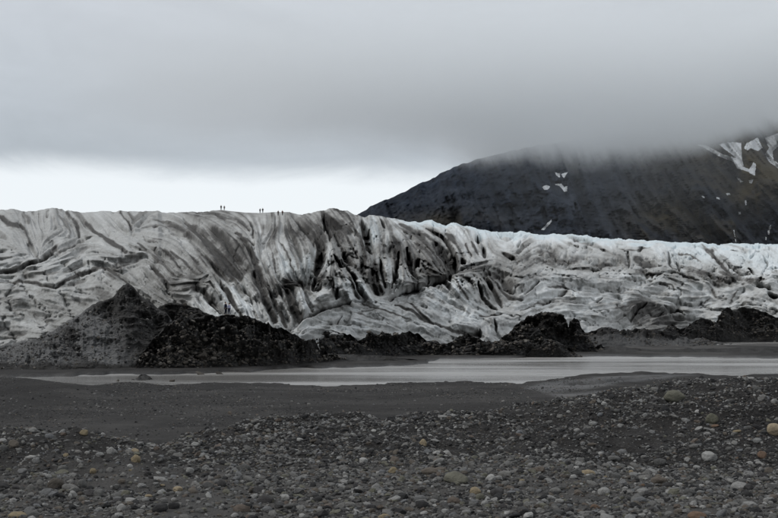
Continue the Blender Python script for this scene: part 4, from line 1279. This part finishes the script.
pt, r = scatter(190000, 8.6, 24, 0.42, 601, keep_flat)
sz = np.clip(r.lognormal(math.log(0.0145), .58, len(pt)), .007, .085)
pt[:, 2] += sz * .12
pebble_cloud('gravel', pt, sz, ['grey', 'grey', 'dark', 'grey', 'pale', 'grey', 'brown', 'dark', 'grey', 'olive', 'grey', 'grey', 'dark', 'brown', 'grey', 'pale', 'grey', 'dark'], 'mixed grey cobbles and pebbles covering the near flat', 611)


def keep_bank(x, y, r):
    c = crest_d(np.clip(uof(x, y), -300, 1100))
    w = bank_lump(x, y) + .25 * (vnoise(x / 1.2, y / 1.2, 507) - .5)
    return (y < c + 2.5) & (uof(x, y) > 150 + 60 * vnoise(x, y, 508)) & (y > 15.2 + 1.2 * sstep(330, 560, uof(x, y))) & (r.uniform(0, 1, len(x)) < .10 + .90 * sstep(.46, .68, w))


pt, r = scatter(115000, 13.5, 26, 0.42, 602, keep_bank)
sz = np.clip(r.lognormal(math.log(0.0175), .5, len(pt)), .007, .08)
pt[:, 2] += sz * .1
pebble_cloud('bank_gravel', pt, sz, ['dark', 'grey', 'dark', 'dark', 'grey', 'dark', 'pale', 'dark', 'grey', 'dark', 'grey', 'brown'], 'dark gravel with scattered paler pebbles on the near bank', 612)
pt, r = scatter(60000, 45, 135, 0.40, 603, lambda x, y, r: (bil_ground(x, y) > 0.08) & (r.uniform(0, 1, len(x)) < .2 + .8 * sstep(.4, .7, vnoise(x / 5, y / 9, 509))))
sz = np.clip(r.lognormal(math.log(0.036), .5, len(pt)), .015, .16)
pebble_cloud('plain_gravel', pt, sz, ['dark', 'grey', 'dark', 'dark', 'dark', 'grey', 'brown', 'dark', 'grey', 'dark', 'dark', 'dark'], 'fine dark gravel strewn over the outwash plain', 613)
# rubble on the moraines
def rubble(sel, n, size, spread, colors, label, seed, wfun):
    r = np.random.default_rng(seed)
    P_, S_ = [], []
    for (um, vm, pm, tn, rg), k in zip(sel, n):
        jj = r.integers(2, max(3, int(pm.shape[0] * .97)), k); ii = r.integers(0, pm.shape[1], k)
        q = pm[jj, ii] + r.normal(0, .06, (k, 3))
        kp = r.uniform(0, 1, k) < wfun(um[jj, ii], vm[jj, ii], tn[jj, ii])
        q = q[kp]
        P_.append(q)
        S_.append(np.clip(r.lognormal(math.log(size), spread, len(q)), size * .35, size * 3.2) * (q[:, 1] / 172) ** .5)
    pebble_cloud('rubble', np.concatenate(P_), np.concatenate(S_), colors, label, seed + 1)


rubble([MOUNDS[2]], [9000], .13, .6, ['rock'] * 5, 'loose brown rubble covering the mound below the two walkers', 614,
       lambda u, v, t: np.clip(.12 + 1.1 * np.exp(-((u - 203) / 38) ** 2 - ((v - 350) / 15) ** 2), 0, 1))
rubble([MOUNDS[0], MOUNDS[EXTRA]], [11000, 5000], .085, .6, ['grey', 'grey', 'dark', 'rock'], 'small grey and dark stones over the sides of the grey mound', 616, lambda u, v, t: (.15 + .85 * vnoise(u / 8, v / 5, 77)) * np.clip(.12 + 1.6 * t, 0, 1))
rubble([MOUNDS[q] for q in (1, 3, 4, 5, 6, 7, EXTRA + 1, EXTRA + 2)], [1500, 6000, 2500, 4000, 3500, 4000, 5000, 600], .13, .6, ['rock', 'dark', 'dark', 'rock', 'dark'], 'scattered dark debris on the moraine mounds before the ice', 618,
       lambda u, v, t: .1 + .8 * sstep(.4, .7, vnoise(u / 9, v / 6, 78)))

# ------------------------------------------------------------------ people
def cloth(name, col):
    return mat_plain(name, tuple(c * .75 for c in col), col, 14, .85)


SKIN = mat_plain('skin', (.42, .27, .20), (.50, .33, .25), 10, .6)


def skin_obj(name, verts, edges, rad, mat, parent, sub=2):
    me = bpy.data.meshes.new(name)
    me.from_pydata(verts, edges, [])
    o = bpy.data.objects.new(name, me)
    md = o.modifiers.new('Skin', 'SKIN')
    if not me.skin_vertices:
        me.attributes  # layer is created with the modifier on evaluation
    bm = bmesh.new(); bm.from_mesh(me)
    ly = bm.verts.layers.skin.verify()
    bm.verts.ensure_lookup_table()
    for i, v in enumerate(bm.verts):
        v[ly].radius = rad[i] if isinstance(rad[i], tuple) else (rad[i], rad[i])
        v[ly].use_root = (i == 0)
    bm.to_mesh(me); bm.free()
    md.use_smooth_shade = True
    ss = o.modifiers.new('Subdivision', 'SUBSURF'); ss.levels = sub; ss.render_levels = sub
    me.materials.append(mat)
    return link(o, parent)


def person(loc, rz, h, label, jacket, trousers, hair, group=None, stance=0.0, arm=0.0, hood=None):
    root = bpy.data.objects.new('person', None)
    root.empty_display_size = .3
    root.location = loc; root.rotation_euler = (0, 0, rz)
    root['label'] = label; root['category'] = 'person'
    if group:
        root['group'] = group
    link(root)
    s = h / 1.75
    S = lambda a: [tuple(c * s for c in p) for p in a]
    st = stance
    jt = [(0, 0, .95), (0, 0, 1.15), (0, .01, 1.38), (0, 0, 1.50), (0, -.02, 1.60), (0, -.01, 1.72),
          (.19, .0, 1.42), (.26, -.03 - arm * .1, 1.14), (.25, -.14 - arm * .15, .93 + arm * .15), (.25, -.17 - arm * .2, .86 + arm * .2),
          (-.19, 0, 1.42), (-.27, .02, 1.14), (-.26, -.05, .90), (-.26, -.06, .82),
          (.10, 0, .90), (.11, -.02 - st, .50), (.11, .03 - st * 1.2, .09), (.11, -.14 - st * 1.2, .04),
          (-.10, 0, .90), (-.11, -.02 + st * .6, .50), (-.11, .05 + st * 1.3, .09), (-.12, -.11 + st * 1.3, .04)]
    eg = [(0, 1), (1, 2), (2, 3), (3, 4), (4, 5), (2, 6), (6, 7), (7, 8), (8, 9), (2, 10), (10, 11), (11, 12), (12, 13), (0, 14), (14, 15), (15, 16), (16, 17), (0, 18), (18, 19), (19, 20), (20, 21)]
    rd = [(.15, .11), (.13, .10), (.14, .10), .055, (.075, .095), (.06, .08), .06, .048, .036, .04, .06, .048, .036, .04, .085, .06, .042, .035, .085, .06, .042, .035]
    rd = [tuple(c * s for c in (q if isinstance(q, tuple) else (q, q))) for q in rd]
    skin_obj('body', S(jt), eg, rd, SKIN, root)
    jk = [jt[i] for i in (0, 1, 2, 6, 7, 8, 10, 11, 12)] + [(0, .0, 1.47)]
    skin_obj('jacket', S(jk), [(0, 1), (1, 2), (2, 3), (3, 4), (4, 5), (2, 6), (6, 7), (7, 8), (2, 9)],
             [tuple(c * s for c in q) for q in [(.20, .15), (.18, .14), (.18, .135), (.08, .085), (.07, .07), (.055, .055), (.08, .085), (.07, .07), (.055, .055), (.08, .08)]], cloth('jacket_cloth', jacket), root)
    skin_obj('trousers', S([jt[i] for i in (0, 14, 15, 16, 18, 19, 20)]), [(0, 1), (1, 2), (2, 3), (0, 4), (4, 5), (5, 6)],
             [tuple(c * s for c in q) for q in [(.17, .13), (.115, .115), (.085, .085), (.07, .07), (.115, .115), (.085, .085), (.07, .07)]], cloth('trouser_cloth', trousers), root)
    bt = cloth('boot_leather', (.03, .025, .022))
    for a, b in ((16, 17), (20, 21)):
        skin_obj('boot', S([jt[a], jt[b]]), [(0, 1)], [(.06 * s, .06 * s), (.05 * s, .045 * s)], bt, root, 1)
    skin_obj('hair' if hood is None else 'hood', S([(0, .02, 1.67), (0, .03, 1.72), (0, .045, 1.60)]), [(0, 1), (0, 2)], [(.085 * s, .09 * s), (.06 * s, .065 * s), (.06 * s, .05 * s)], cloth('hair_cloth', hood or hair), root)
    hm = mat_plain('dark_feature', (.02, .015, .012), (.04, .03, .025), 5)
    for sx in (-1, 1):
        me = bpy.data.meshes.new('eye'); bm = bmesh.new()
        bmesh.ops.create_icosphere(bm, subdivisions=1, radius=.012 * s); bm.to_mesh(me); bm.free()
        me.materials.append(hm)
        e = bpy.data.objects.new('eye', me); e.location = (sx * .03 * s, -.105 * s, 1.63 * s); link(e, root)
    skin_obj('nose', S([(0, -.10, 1.62), (0, -.125, 1.59)]), [(0, 1)], [(.012 * s, .012 * s), (.016 * s, .014 * s)], SKIN, root, 1)
    return root


def rub_top(u):
    i = int(np.interp(u, Um[0], np.arange(Um.shape[1])))
    v = proj(Pm[:, i, 0], Pm[:, i, 1], Pm[:, i, 2])[1]
    return Vector(Pm[int(np.argmin(v)), i])


NAVY, LAV = (.012, .016, .035), (.36, .37, .50)
person(rub_top(226.2) + Vector((0, 0, -.04)), R(70), 1.85, 'person in dark navy jacket and trousers standing on the rubble mound', NAVY, (.010, .012, .022), (.03, .02, .015), stance=.03)
person(rub_top(229.6) + Vector((0, -.1, -.04)), R(-120), 1.70, 'person in pale lavender jacket and dark trousers on the rubble mound', LAV, (.03, .035, .06), (.05, .035, .02), stance=.05, arm=.6)
G = 'hikers on the glacier crest'
for u, hh, lab, j, t in [(221.2, 1.85, 'hiker in dark grey jacket on the small rise of the glacier crest', (.045, .04, .04), (.03, .03, .03)),
                         (224.2, 1.75, 'hiker in greyish tan jacket on the small rise of the glacier crest', (.13, .11, .10), (.06, .055, .05)),
                         (260.2, 1.7, 'slim hiker in black clothes on the level glacier crest', (.012, .012, .014), (.012, .012, .014)),
                         (262.9, 1.8, 'broader hiker in dark slate clothes on the level glacier crest', (.022, .024, .03), (.014, .014, .017)),
                         (278.2, 1.7, 'hiker in dull brown jacket just past the narrow crevasse', (.06, .038, .035), (.03, .025, .025)),
                         (282.4, 1.7, 'hiker in dark red jacket just past the narrow crevasse', (.10, .035, .03), (.025, .02, .02))]:
    p = crest_pt(u) if u < 270 else slope_pt(u, 215.6)
    person(p + Vector((0, 0, -.05)), R(random.uniform(-60, 60)), hh, lab, j, t, (.03, .02, .015), G, stance=random.uniform(0, .06))
